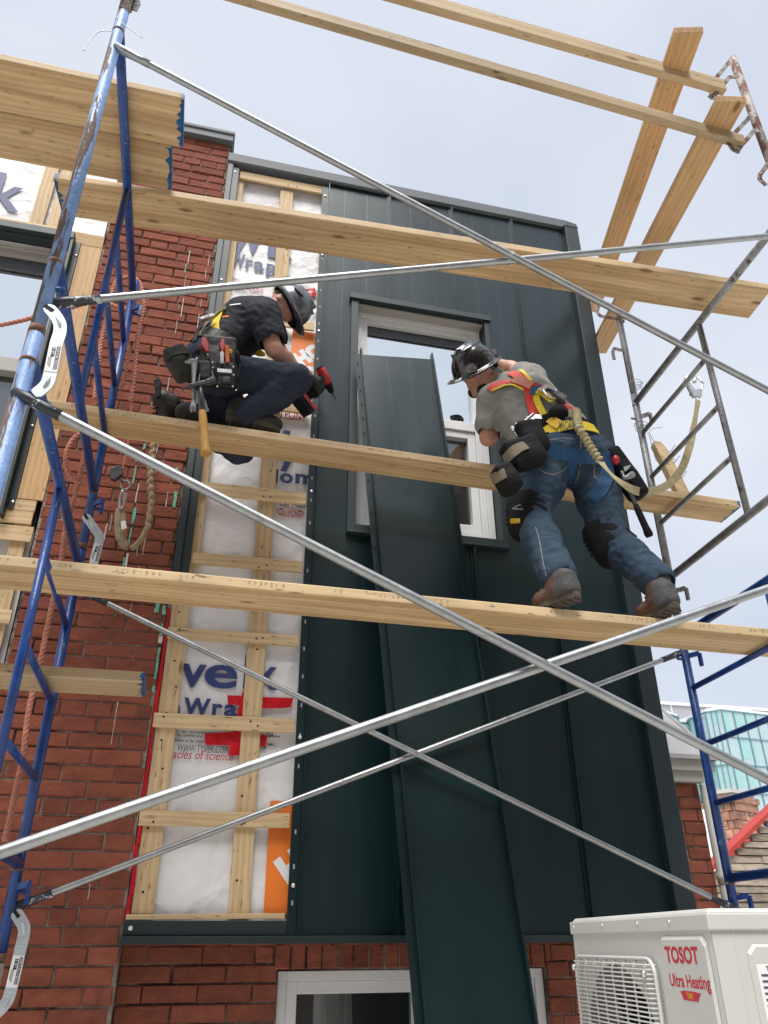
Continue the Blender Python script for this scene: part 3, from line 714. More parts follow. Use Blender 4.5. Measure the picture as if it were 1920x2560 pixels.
# ---- main window
def frame(mb, x0, x1, z0, z1, w, y0, y1, mi=0):
    mb.box(x0, x0 + w, y0, y1, z0, z1, mi); mb.box(x1 - w, x1, y0, y1, z0, z1, mi)
    mb.box(x0 + w, x1 - w, y0, y1, z0, z0 + w, mi); mb.box(x0 + w, x1 - w, y0, y1, z1 - w, z1, mi)
win = MB()
ox0, ox1, oz0, oz1 = 0.279, 1.176, 3.700, 5.405
frame(win, ox0 + .003, ox1 - .003, oz0 + .003, oz1 - .003, 0.040, 0.070, 0.19)
frame(win, ox0 + .043, ox1 - .043, oz0 + .043, oz1 - .043, 0.042, 0.080, 0.17)
win.box(ox0 + .085, ox1 - .085, 0.076, 0.17, 4.527, 4.598)
frame(win, ox0 + .086, ox1 - .086, oz0 + .086, 4.526, 0.052, 0.088, 0.16)
wn = win.build('window', 'white_vinyl', house, 0.004)
t = MB()
t.box(WX0, ox0, -0.026, 0.0, WZ0 - .0, WZ1 - .042); t.box(ox1, WX1, -0.026, 0.0, WZ0, WZ1 - .042)
t.box(WX0 - .012, WX1 + .012, -0.040, 0.0, WZ1 - .041, WZ1 + .004); t.box(WX0 - .004, WX1 + .004, -0.036, 0.0, WZ0 - .012, WZ0 - .001); t.box(ox0 + .001, ox1 - .001, -0.024, 0.0, WZ0, oz0)
t.box(ox1 - .0, ox1 + .012, 0.0, .12, oz0, oz1); t.box(ox0 - .012, ox0, 0.0, .12, oz0, oz1); t.box(ox0 - .012, ox1 + .012, 0, .12, oz1, oz1 + .012); t.box(ox0 - .012, ox1 + .012, 0, .12, oz0 - .012, oz0)
t.build('window_trim', 'trim', wn, 0.002)
t = MB(); t.box(ox0 + .002, ox1 - .002, 0.002, 0.068, oz1 - .012, oz1 - .001); t.build('head_reveal', 'beige', wn)
t = MB(); t.quad((ox0 + .08, .128, 4.59), (ox1 - .08, .128, 4.59), (ox1 - .08, .128, 5.33), (ox0 + .08, .128, 5.33)); t.build('upper_pane', 'glass', wn)
t = MB(); t.quad((ox0 + .13, .130, 3.83), (ox1 - .13, .130, 3.83), (ox1 - .13, .130, 4.48), (ox0 + .13, .130, 4.48)); t.build('lower_pane', 'glass_dark', wn)
t = MB(); t.box(ox0 + .086, ox1 - .086, .112, .124, 5.248, 5.32); t.build('recess_shadow_strip', 'darksteel', wn)  # dark strip stands in for the recess shadow along the pane top
# ---- left bay window
win = MB(); lx0, lx1, lz0, lz1 = -2.70, -1.575, 3.55, 5.49
frame(win, lx0, lx1 - .003, lz0, lz1 - .003, 0.05, 0.06, 0.19); frame(win, lx0 + .05, lx1 - .053, lz0 + .05, lz1 - .053, 0.045, 0.075, .17)
win.box(lx0 + .09, lx1 - .09, .07, .17, 4.50, 4.60)
w2 = win.build('window', 'beige', house, 0.004)
t = MB(); t.box(lx1, lx1 + .018, -0.055, 0.06, 3.52, 5.50); t.box(lx1 + .018, -1.523, -0.004, 0.0, 3.58, 5.52); t.box(lx0, -1.56, -0.06, 0.0, 5.492, 5.545); t.box(lx0, lx1, -.02, .05, 5.484, 5.4915)
t.build('window_trim', 'trim', w2, 0.002)
t = MB(); t.quad((lx0 + .08, .128, 4.59), (lx1 - .08, .128, 4.59), (lx1 - .08, .128, 5.42), (lx0 + .08, .128, 5.42)); t.build('upper_pane', 'glass', w2)
t = MB(); t.quad((lx0 + .08, .13, 3.6), (lx1 - .08, .13, 3.6), (lx1 - .08, .13, 4.52), (lx0 + .08, .13, 4.52)); t.build('lower_pane', 'glass_dark', w2)
t = MB(); t.box(lx0 + .08, lx1 - .08, .10, .122, 5.30, 5.44); t.build('recess_shadow_strip', 'darksteel', w2)  # recess shadow again, drawn as a dark strip
t = MB()
for z in (5.40, 4.10, 3.62): t.ellipsoid((-1.535, -.006, z), XD, ZD, V((0, -1, 0)), .009, .009, .004, 10, 5)
t.pieces('screw_head', 'screw', w2)
# ---- ground floor window
win = MB(); frame(win, LW[0] + .004, LW[1] - .004, LW[2], LW[3] - .004, 0.04, 0.155, .25); frame(win, LW[0] + .045, LW[1] - .045, LW[2] + .04, LW[3] - .045, 0.05, 0.168, .24)
win.box(.62, .66, .175, .24, .3, 1.41)
w3 = win.build('window', 'white_vinyl', house, 0.004)
t = MB(); t.quad((.07, .21, .3), (1.19, .21, .3), (1.19, .21, 1.41), (.07, .21, 1.41)); t.build('pane', 'glass_dark', w3)

# ================================================================== LEANING PANEL
def lean():
    tl, tr = onY(903, 886, -0.10), onY(1076, 898, -0.10)
    bl, br = onY(1062, 2560, -0.395), onY(1331, 2560, -0.395)
    k = 1.40
    bl = tl + (bl - tl) * k; br = tr + (br - tr) * k
    return tl, tr, bl, br
tl, tr, bl, br = lean()
root = thing('metal_panel', 'loose dark green metal panel leaning against the wall in front of the window', 'metal panel', (bl + br) / 2)
mb = MB(); nrm = (br - bl).cross(tl - bl).normalized()
if nrm.y > 0: nrm = -nrm
X = (br - bl).normalized()
def lerp(a, b, t): return a + (b - a) * t
mb.add([bl, br, tr, tl], [(0, 1, 2, 3)])
for f_ in (0.36, 0.68):
    a, b = lerp(bl, br, f_), lerp(tl, tr, f_)
    mb.add([a - X * .003 + nrm * .0003, a + nrm * .0006, a + X * .004 + nrm * .0003, b + X * .003 + nrm * .0003, b + nrm * .0006, b - X * .003 + nrm * .0003], [(0, 1, 4, 5), (1, 2, 3, 4)])
# right folded rib and left rib
for (a, b, s) in ((br, tr, 1), (bl, tl, -1)):
    up = (b - a).normalized(); c = (a + b) / 2 + nrm * .017 + X * (.004 * s) + up * .012
    mb.obox(c, X, nrm, up, .0045, .019, (b - a).length / 2 + .012)
    if s == 1: mb.obox(c - nrm * .017 + X * .012, X, nrm, up, .009, .0025, (b - a).length / 2)
mb.build('panel_sheet', 'clad', root)
mb = MB(); a, b = bl - X * .010, tl - X * .010; up = (b - a).normalized()
mb.obox((a + b) / 2 - X * .016 + nrm * .001, X, nrm, up, .018, .0012, (b - a).length / 2)
fl = mb.build('nailing_flange', 'clad', root)
mb = MB(); L = (b - a).length; s = 0.1
while s < L - .05:
    mb.obox(a + up * s - X * .018 + nrm * .0032, X, nrm, up, .0042, .001, .010); s += 0.112
mb.pieces('nailing_slot', 'slot', fl)

# ================================================================== NEIGHBOURS
adj = thing('brick_annex', 'low brick annex with grey metal hip roof beside the dark clad bay', 'annex', (2.4, 1.0, 0))
bricks('wall', adj, 2.03, 2.645, 0.0, 2.47, 0.65, 21, depth=.2)
mb = MB(); mb.box(2.0, 2.6449, 0.92, 3.5, 0, 2.46); mb.build('wall_core', 'brick', adj)
mb = MB(); mb.box(1.9, 2.68, 0.575, 0.70, 2.54, 2.605); mb.box(1.9, 2.66, .60, .70, 2.475, 2.54); mb.box(2.68, 2.74, .575, 3.5, 2.54, 2.605)
mb.build('fascia', 'beige', adj, .003)
e0, e1 = V((1.5, .55, 2.607)), V((2.765, .55, 2.607)); r1 = onY(1643, 1764, 1.85); r0 = V((1.5, 1.85, r1.z)); e2 = V((2.765, 4.0, 2.607))
MT['roofgrey'] = mat('grey_roof_metal', (0.33, 0.32, 0.32), 0.5, noise=(7, 0.1))
mb = MB(); mb.add([e0, e1, r1, r0], [(0, 1, 2, 3)]); mb.add([e1, e2, r1 + V((0, 2.2, 0)), r1], [(0, 1, 2, 3)]); mb.tube([e1 + V((0, 0, .004)), r1 + V((0, 0, .004))], .012, 6)
mb.box(1.5, 2.765, .548, .565, 2.606, 2.632)
mb.build('roof', 'roofgrey', adj)
mb = MB(); mb.tube([(2.668, .62, 0.4), (2.668, .62, 2.46)], .026, 12); mb.tube([(2.668, .62, 1.90), (2.668, .62, 1.96)], .030, 12); mb.build('downpipe', 'beige', adj)

shed = thing('weathered_house', 'weathered wood sided gable house with red trimmed roof edge and stone chimney', 'house', (8.6, 7.5, 0))
mb = MB(); r = random.Random(9)
ga, gb = onY(1806, 2150, 6.0), onY(1990, 1972, 6.0)
def rakez(x): return ga.z + (gb.z - ga.z) * (x - ga.x) / (gb.x - ga.x)
z = 0.0
while z < 4.4:
    h = 0.092 + r.uniform(-.012, .012)
    x = 5.2
    while x < 9.5:
        L = r.uniform(.5, 1.6)
        x0, x1 = x, min(x + L - .004, 9.5)
        # cut against the rake
        if z + h > rakez(x0):
            s = (gb.z - ga.z) / (gb.x - ga.x); x0 = max(x0, ga.x + (z + h - ga.z) / s)
        if x1 - x0 > .03:
            d = r.uniform(0, .016)
            mb.hexa([(x0, 6 - d - .012, z), (x1, 6 - d - .012, z), (x1, 6.05, z), (x0, 6.05, z), (x0, 6 - d, z + h - .012), (x1, 6 - d, z + h - .012), (x1, 6.05, z + h - .012), (x0, 6.05, z + h - .012)])
        x += L
    z += h
MT['oldwood'] = mat('weathered_siding', (0.30, 0.25, 0.20), 0.9, noise=(6, 0.4, (1, 1, 7)), island=.3, bump=(30, .6, (1, 1, 8)))
mb.build('siding', 'oldwood', shed)
mb = MB(); mb.box(5.2, 9.5, 6.06, 6.3, 0, 2.2); mb.poly([(5.9, 6.08, 2.0), (9.5, 6.08, 2.0), (9.5, 6.08, rakez(9.5) - .1)]); mb.build('wall_core', 'slot', shed)
MT['redtrim'] = mat('red_roof_trim', (0.38, 0.035, 0.025), 0.6, noise=(6, 0.2))
mb = MB(); d_ = (gb - ga).normalized(); u_ = V((-d_.z, 0, d_.x))
p, q = ga - d_ * 1.2, gb + d_ * 1.2
mb.hexa([p + V((0, -.06, 0)), q + V((0, -.06, 0)), q + V((0, .2, 0)), p + V((0, .2, 0)), p + u_ * .05 + V((0, -.06, 0)), q + u_ * .05 + V((0, -.06, 0)), q + u_ * .05 + V((0, .2, 0)), p + u_ * .05 + V((0, .2, 0))])
mb.build('roof', 'redtrim', shed); mb = MB(); mb.hexa([(8.35, 8.3, 2.4), (9.1, 8.3, 2.4), (9.1, 8.6, 2.4), (8.35, 8.6, 2.4), (8.5, 8.3, 3.0), (9.1, 8.3, 3.18), (9.1, 8.6, 3.18), (8.5, 8.6, 3.0)])
mb.build('chimney_flashing', 'redtrim', shed)
MT['stone'] = mat('mottled_stone', (0.40, 0.215, 0.15), 0.9, noise=(4, 0.5), island=.4, bump=(30, .7))
second(MT['stone'], (0.16, 0.12, 0.10), 3.5, .55, .62); second(MT['stone'], (0.52, 0.44, 0.36), 5, .64, .70)
mb = MB(); r = random.Random(3)
ca, cb, cc = onY(1786, 2010, 9.0), onY(1836, 2010, 8.7), onY(1893, 2010, 9.0)
z = 1.5
while z < 3.72:
    h = r.uniform(.11, .16)
    for (A, B) in ((ca, cb), (cb, cc)):
        t = 0.0
        while t < 1:
            dt = r.uniform(.25, .5); t1 = min(1, t + dt)
            if 1 - t1 < .15: t1 = 1
            p0, p1 = A.lerp(B, t), A.lerp(B, t1); n_ = V((B.y - A.y, -(B.x - A.x), 0)).normalized(); o_ = n_ * r.uniform(0, .02)
            g_ = (p1 - p0).normalized() * .006
            pts = [p0 + o_ + g_, p1 + o_ - g_, p1 - n_ * .1 - g_, p0 - n_ * .1 + g_]
            mb.hexa([(p.x, p.y, z + .006) for p in pts] + [(p.x, p.y, z + h - .006) for p in pts]); t = t1
    z += h
mb.add([(ca.x + .02, ca.y, 1.5), (cb.x, cb.y + .03, 1.5), (cc.x - .02, cc.y, 1.5), (cb.x, cb.y + .9, 1.5), (ca.x + .02, ca.y, 3.74), (cb.x, cb.y + .03, 3.74), (cc.x - .02, cc.y, 3.74), (cb.x, cb.y + .9, 3.74)], [(0, 1, 5, 4), (1, 2, 6, 5), (2, 3, 7, 6), (3, 0, 4, 7), (4, 5, 6, 7)])
ch = mb.build('chimney', 'stone', shed)
mb = MB()
def ringp(s, z): 
    c_ = (ca + cc) / 2 + V((0, .25, 0)); return [(c_.x + (p.x - c_.x) * s, c_.y + (p.y - c_.y) * s, z) for p in (ca, cb, cc, V((cb.x, cb.y + .9, 0)))]
mb.hexa(ringp(1.08, 3.74) + ringp(1.10, 3.84)); mb.build('corbel', 'stone', ch)
mb = MB(); mb.hexa(ringp(.93, 3.845) + ringp(.95, 3.90)); mb.hexa(ringp(.98, 3.902) + ringp(.85, 3.98)); mb.build('chimney_cap', 'beige', ch)

far = thing('glass_office_building', 'distant teal glass office building with grey parapet and projecting bay', 'office building', (55, 66, 0))
MT['parapet'] = mat('grey_parapet_panel', (0.33, 0.32, 0.335), 0.7)
MT['whitetrim'] = mat('white_metal_trim', (0.75, 0.77, 0.79), 0.5)
MT['mull'] = mat('teal_mullion', (0.12, 0.25, 0.27), 0.5)
mb = MB(); mb.box(36, 80, 64, 80, 0, 22.0); mb.build('rear_block', 'parapet', far)
mb = MB()
for x in range(37, 80, 4): mb.box(x, x + .08, 63.93, 63.999, 18, 22)
mb.box(35.9, 80, 63.85, 80.1, 22.0, 22.25)
mb.build('parapet_joints', 'whitetrim', far)
def bay(poly, z0, z1, rows, cols, name):
    gl = MB(); mu = MB(); pn = MB()
    rr = random.Random(len(name) + rows)
    for i in range(len(poly) - 1):
        a, b = V((*poly[i], 0)), V((*poly[i + 1], 0)); gl.quad((a.x, a.y, z0), (b.x, b.y, z0), (b.x, b.y, z1), (a.x, a.y, z1))
        d = (b - a).normalized(); n_ = V((d.y, -d.x, 0)); L = (b - a).length; nc = cols[i]
        for k in range(nc + 1):
            p = a + d * (L * k / nc); mu.obox((p.x + n_.x * .03, p.y + n_.y * .03, (z0 + z1) / 2), d, n_, ZD, .035, .05, (z1 - z0) / 2)
        for zr in rows_z(z0, z1, rows):
            p = (a + b) / 2; mu.obox((p.x + n_.x * .03, p.y + n_.y * .03, zr), d, n_, ZD, L / 2, .05, .05)
        # blinds and ceilings seen through the glass
        zr = rows_z(z0, z1, rows)
        for k in range(nc):
            for j in range(len(zr) - 1):
                if rr.random() < .4:
                    p0, p1 = a + d * (L * (k + .12) / nc), a + d * (L * (k + .12 + rr.uniform(.2, .7)) / nc)
                    za = zr[j] + (zr[j + 1] - zr[j]) * rr.uniform(.05, .5); zb_ = zr[j + 1] - .12
                    o_ = n_ * .012
                    pn.quad(V((p0.x, p0.y, za)) + o_, V((p1.x, p1.y, za)) + o_, V((p1.x, p1.y, zb_)) + o_, V((p0.x, p0.y, zb_)) + o_)
    gl.build('glazing', 'glass_teal', far); mu.build('mullions', 'mull', far)
    MT.setdefault('blind', mat('pale_blind', (0.30, 0.52, 0.52), 0.4)); pn.pieces('blind', 'blind', far)
    top = MB(); n = len(poly); c_ = [(p[0], p[1], z1) for p in poly] + [(poly[-1][0], 64, z1), (poly[0][0], 64, z1)]
    top.prism(c_, (0, 0, .28)); top.build('roof_trim', 'whitetrim', far)
def rows_z(z0, z1, rows): return [z0 + (z1 - z0) * k / rows for k in range(rows + 1)]
pA, pB = onY(1765, 1790, 56), onY(1802, 1775, 55)
bay([(pA.x, 58.5), (pA.x, pA.y), (pB.x, pB.y), (64, 58)], 1.0, pB.z, 8, (2, 3, 16), 'a')
pC, pD = onY(1697, 1806, 59), onY(1768, 1806, 59)
bay([(pC.x, 59), (pD.x, 59)], 1.0, pC.z, 8, (2,), 'bb')
pE = onY(1662, 1783, 58)
bay([(pE.x - 3, 57), (pE.x, 58), (pC.x, 59)], 1.0, pE.z, 8, (2, 3), 'ccc')
mb = MB(); mb.box(36, 80, 57.2, 63.9, 0, 11.6); mb.build('podium', 'whitetrim', far)

lane = thing('unseen_lane_house', 'unseen dark brick house added across the lane to darken reflections in the lower cladding', 'house', (0, -13, 0))  # added out of view; its height blocks low sky from the cladding reflections
MT['lane_brick'] = mat('dark_lane_brick', (0.11, 0.06, 0.05), 0.9, noise=(3, 0.3))
mb = MB(); mb.box(-16, 16, -22, -13, 0, 11.5); mb.build('wall', 'lane_brick', lane)
mb = MB(); mb.add([(-16.3, -12.6, 11.5), (16.3, -12.6, 11.5), (16.3, -17.5, 14.2), (-16.3, -17.5, 14.2), (16.3, -22.4, 11.5), (-16.3, -22.4, 11.5)], [(0, 1, 2, 3), (3, 2, 4, 5)]); mb.build('roof', 'slot', lane)
for x in (-12, -8, -4, 0, 4, 8, 12):
    for z in (1.2, 4.6, 8.0):
        mb = MB(); frame(mb, x - .55, x + .55, z, z + 1.7, .09, -13.02, -12.96); w_ = mb.build('window', 'white_vinyl', lane)
        mb = MB(); mb.quad((x - .5, -12.985, z + .05), (x - .5, -12.985, z + 1.65), (x + .5, -12.985, z + 1.65), (x + .5, -12.985, z + .05)); mb.build('pane', 'glass_dark', w_)
# ================================================================== SCAFFOLD FRAMES
LF, LR = (-1.095, -1.879), (-1.095, -0.355)
RF, RR = (1.955, -1.879), (2.02, -0.355)
YL = -1.10
def lerp2(a, b, t): return (a[0] + (b[0] - a[0]) * t, a[1] + (b[1] - a[1]) * t)
def frame_thing(label, F, Rr, z0, z1, ztop, zbot, rungs, m_front, m_rest, group, rf=0.0225, bar_r=0.0205, rung_r=0.0145, lock=None):
    root = thing('frame_scaffold', label, 'scaffold frame', (F[0], F[1], z0), group)
    L = lerp2(F, Rr, (YL - F[1]) / (Rr[1] - F[1]))
    MB().tube([(F[0], F[1], z0), (F[0], F[1], z1)], rf, 20).build('post', m_front, root)
    MB().tube([(Rr[0], Rr[1], z0), (Rr[0], Rr[1], z1)], 0.0215, 20).build('post', m_rest, root)
    MB().tube([(F[0], F[1] + .01, ztop), (Rr[0], Rr[1] - .01, ztop)], bar_r, 16).build('top_bar', m_rest, root)
    MB().tube([(F[0], F[1] + .01, zbot), (Rr[0], Rr[1] - .01, zbot)], bar_r, 16).build('bottom_bar', m_rest, root)
    MB().tube([(L[0], L[1], zbot + .005), (L[0], L[1], ztop - .005)], 0.0165, 16).build('ladder_post', m_rest, root)
    for z in rungs:
        MB().tube([(L[0], L[1] + .004, z), (Rr[0], Rr[1] - .016, z)], rung_r, 14).build('rung', m_rest, root)
    col = MB()
    for (p, r_) in ((F, rf), (Rr, .0215)):
        col.tube([(p[0], p[1], z0 - .012), (p[0], p[1], z0 + .014)], r_ + .0025, 20)
        for zz in (ztop, zbot):
            col.tube([(p[0], p[1], zz - .028), (p[0], p[1], zz - .018)], r_ + .0015, 20)
    col.pieces('collar', m_rest if m_front == 'grey_steel' else 'rusty', root)
    pins = MB()
    for (p, zz) in ((F, ztop - .13), (Rr, ztop - .13), (F, zbot - .13), (Rr, zbot - .10)):
        s = 1 if p[0] > 0 else 1
        pins.tube([(p[0], p[1], zz), (p[0] + (-.05 if p[0] > 0 else .05), p[1] - .0, zz)], .008, 8)
        # flip lock
        e = p[0] + (.045 if p[0] > 0 else .045)
        if p is Rr: pins.obox((p[0] + .03, p[1] - .02, zz + .02), V((1, -.6, .2)), V((.6, 1, 0)), ZD, .035, .008, .012); pins.obox((p[0] + .06, p[1] - .04, zz - .01), ZD, XD, V((0, 1, 0)), .035, .007, .01)
    pins.pieces('lock_pin', m_rest, root)
    return root
frame_thing('upper scaffold frame at left, worn blue paint with brown rust down its near post', LF, LR, 3.24, 4.935, 4.83, 3.55, (4.49, 4.185, 3.875), 'bluerust', 'blue', 'blue scaffold frames')
frame_thing('lower left scaffold frame in bright blue paint with three ladder rungs', LF, LR, 1.56, 3.225, 3.145, 1.878, (2.845, 2.51, 2.19), 'bluerust', 'blue', 'blue scaffold frames', rf=.0245)
frame_thing('upper right scaffold frame in dull galvanised grey with thin wires twisted round its post', RF, RR, 3.26, 4.67, 4.612, 3.395, (4.37, 4.05, 3.735), 'grey_steel', 'grey_steel', None)
frame_thing('lower right scaffold frame in dark blue paint, before the brick annex', RF, RR, 1.50, 3.235, 3.05, 1.86, (2.762, 2.47, 2.192), 'blue', 'blue', 'blue scaffold frames')
for (F, Rr, z1, lab) in ((LF, LR, 1.55, 'rusty base frame below the lower left blue scaffold frame'), (RF, RR, 1.49, 'base frame behind the white heat pump, below the lower right scaffold frame')):
    root = thing('frame_scaffold', lab, 'scaffold frame', (F[0], F[1], 0), 'base frames')
    for p in (F, Rr): MB().tube([(p[0], p[1], 0.0), (p[0], p[1], z1)], .0215, 16).build('post', 'rusty', root)
    for z in (1.42, .25): MB().tube([(F[0], F[1], z), (Rr[0], Rr[1], z)], .02, 14).build('bar', 'blue', root)

# guard-rail posts with hooks
def hook(mb, p, z, dx, drop, d=(1, 0, 0), w=0.02, depth=0.07):
    """flat steel U bracket that reaches out from a post and turns up"""
    a = V((p[0], p[1], z)); D = V(d).normalized()
    pts = [a, a + D * dx, a + D * dx + V((0, 0, drop))]
    for i in range(len(pts) - 1): 
        mb.bar(pts[i], pts[i + 1], .028, .007, up=(D.cross(ZD) if i else ZD).cross(pts[i + 1] - pts[i]) if False else (ZD if i == 0 else D))
def guard(name_label, P, z0, z1, m, hooks, build_hooks):
    root = thing('guardrail_post', name_label, 'guardrail post', (P[0], P[1], z0), 'guardrail posts')
    mb = MB(); mb.tube([(P[0], P[1], z0), (P[0], P[1], z1)], 0.0205, 18); mb.ellipsoid((P[0], P[1], z1), XD, V((0, 1, 0)), ZD, .0205, .0205, .012, 18, 5, 0, 0, 1)
    mb.build('post', m, root)
    for h in hooks:
        mb = MB(); build_hooks(mb, P, h); mb.build('rail_bracket', 'rusty', root, .001)
def strip(mb, pts, w, t, wdir):
    for i in range(len(pts) - 1):
        a, b = V(pts[i]), V(pts[i + 1]); d = (b - a).normalized(); wd_ = d.cross(V((0, 1, 0))).normalized(); n_ = d.cross(wd_).normalized()
        mb.obox((a + b) / 2, d, wd_, n_, (b - a).length / 2 + t * .5, w / 2, t / 2)
def fork(mb, P, z):
    # a U of flat bar hanging off the post toward -X: upper arm, bottom turn and outer lip
    x0 = P[0]
    a = (x0 - .012, P[1], z + .09); b = (x0 - .135, P[1] - .0, z - .02); c = (x0 - .120, P[1], z - .055); d_ = (x0 - .098, P[1], z - .06); e = (x0 - .01, P[1], z + .02)
    strip(mb, [a, b, c, d_, e], .034, .007, (0, 1, 0))
guard('front right guardrail post, mottled rusty steel tube with hooks carrying the two long rails', RF, 4.685, 5.80, 'rusty', [0], lambda mb, P, h: (
    [strip(mb, [onY(*q, P[1] + .045) for q in [(1830, 147), (1790, 195), (1777, 232), (1779, 240), (1786, 238)]], .022, .007, (0, 1, 0)),
     strip(mb, [onY(*q, P[1] - .045) for q in [(1838, 192), (1823, 193), (1787, 238), (1781, 246), (1773, 240)]], .022, .007, (0, 1, 0))]))
rootg = [o for o in COL.objects if o.name.startswith('guardrail_post')][-1]
mb = MB(); strip(mb, [onY(*q, RF[1] + .045) for q in [(1880, 287), (1858, 310), (1832, 338), (1827, 358), (1838, 371)]], .022, .007, (0, 1, 0))
strip(mb, [onY(*q, RF[1] - .045) for q in [(1895, 326), (1884, 328), (1850, 368), (1844, 380), (1832, 374), (1822, 358)]], .022, .007, (0, 1, 0)); mb.build('rail_bracket', 'rusty', rootg, .001)
mb = MB(); strip(mb, [onY(*q, RF[1]) for q in [(1935, 390), (1915, 416), (1900, 437), (1899, 448), (1914, 462)]], .022, .007, (0, 1, 0)); mb.build('rail_bracket', 'rusty', rootg, .001)
guard('rear right guardrail post with empty steel hooks, standing on the grey scaffold frame', RR, 4.685, 5.33, 'grey_steel', [0, 1], lambda mb, P, h: strip(mb, [onY(*q, P[1] - .01) for q in ([(1560, 805), (1542, 797), (1500, 790), (1492, 778), (1490, 765)] if h == 0 else [(1566, 875), (1560, 877), (1535, 871), (1532, 880), (1535, 898)])], .022, .007, (0, 1, 0)))
root = thing('guardrail_post', 'grey guardrail post cut off by the top edge, above the rust streaked blue post', 'guardrail post', (LF[0], LF[1], 4.95), 'guardrail posts')
MB().tube([(LF[0], LF[1], 4.95), (LF[0], LF[1], 5.9)], .0225, 18).build('post', 'rusty', root)
mb = MB(); strip(mb, [onY(*q, LF[1] + .03) for q in [(303, -8), (325, -4), (336, 6), (328, 22), (318, 20)]], .05, .008, (0, 1, 0)); mb.build('rail_bracket', 'grey_steel', root)

# ---- cross braces
def brace(label, pairs, Y, r, group='galvanised cross braces'):
    (a0, a1), (b0, b1) = pairs
    root = thing('cross_brace', label, 'cross brace', (a0[0], Y, a0[1]), group)
    cx_ = None
    for k, (p, q) in enumerate(pairs):
        y = Y + (-.5 if k == 0 else .5) * 2.1 * r
        a, b = V((p[0], y, p[1])), V((q[0], y, q[1])); d = (b - a).normalized()
        MB().tube([a + d * .055, a + d * .12, b - d * .12, b - d * .055], [r * .98, r, r, r * .98], 16).build('tube', 'galv', root)
        for n_, (s, t) in enumerate(((a, d), (b, -d))):
            MB().tube([s - t * .02, s + t * .03, s + t * .085, s + t * .135], [.016, .018, r * 1.12, r * 1.12], 14).build('end_sleeve', 'galv' if (k == 0 and n_ == 0 and a.z > 4) else 'tape_black', root)
    # pivot rivet
    (p, q), (s, t) = pairs
    x1_, z1_, x2_, z2_, x3_, z3_, x4_, z4_ = p[0], p[1], q[0], q[1], s[0], s[1], t[0], t[1]
    den = (x1_ - x2_) * (z3_ - z4_) - (z1_ - z2_) * (x3_ - x4_)
    ix = ((x1_ * z2_ - z1_ * x2_) * (x3_ - x4_) - (x1_ - x2_) * (x3_ * z4_ - z3_ * x4_)) / den
    iz = ((x1_ * z2_ - z1_ * x2_) * (z3_ - z4_) - (z1_ - z2_) * (x3_ * z4_ - z3_ * x4_)) / den
    MB().tube([(ix, Y - 2.15 * r, iz), (ix, Y + 2.15 * r, iz)], .009, 12).build('rivet', 'galv', root)
def px2(q, Y): p = onY(*q, Y); return (p.x, p.z)
def ext(q1, q2, Y, xa=None, xb=None):
    a, b = px2(q1, Y), px2(q2, Y); s = (b[1] - a[1]) / (b[0] - a[0])
    if xa is not None: a = (xa, a[1] + s * (xa - a[0]))
    if xb is not None: b = (xb, b[1] + s * (xb - b[0]))
    return (a, b)
Y1, Y2 = -1.879, -0.355
brace('upper near cross brace of two galvanised tubes crossing over the top plank', [ext((289, 125), (1920, 985), Y1, -1.07, 1.94), ext((139, 750), (1920, 585), Y1, -1.065, 1.94)], Y1, .0135)
brace('lower near cross brace of two thick bright galvanised tubes crossing over the dark cladding', [ext((64, 1001), (1920, 1956), Y1, -1.09, 1.94), ext((0, 2129), (1920, 1470), Y1, -1.09, 1.94)], Y1, .0145)
brace('far cross brace of thinner looking tubes against the wall, crossing below the near brace', [ext((231, 1493), (1823, 2268), Y2, -1.06, 2.02), ext((35, 2268), (1701, 1632), Y2, -1.08, 2.01)], Y2, .0135)

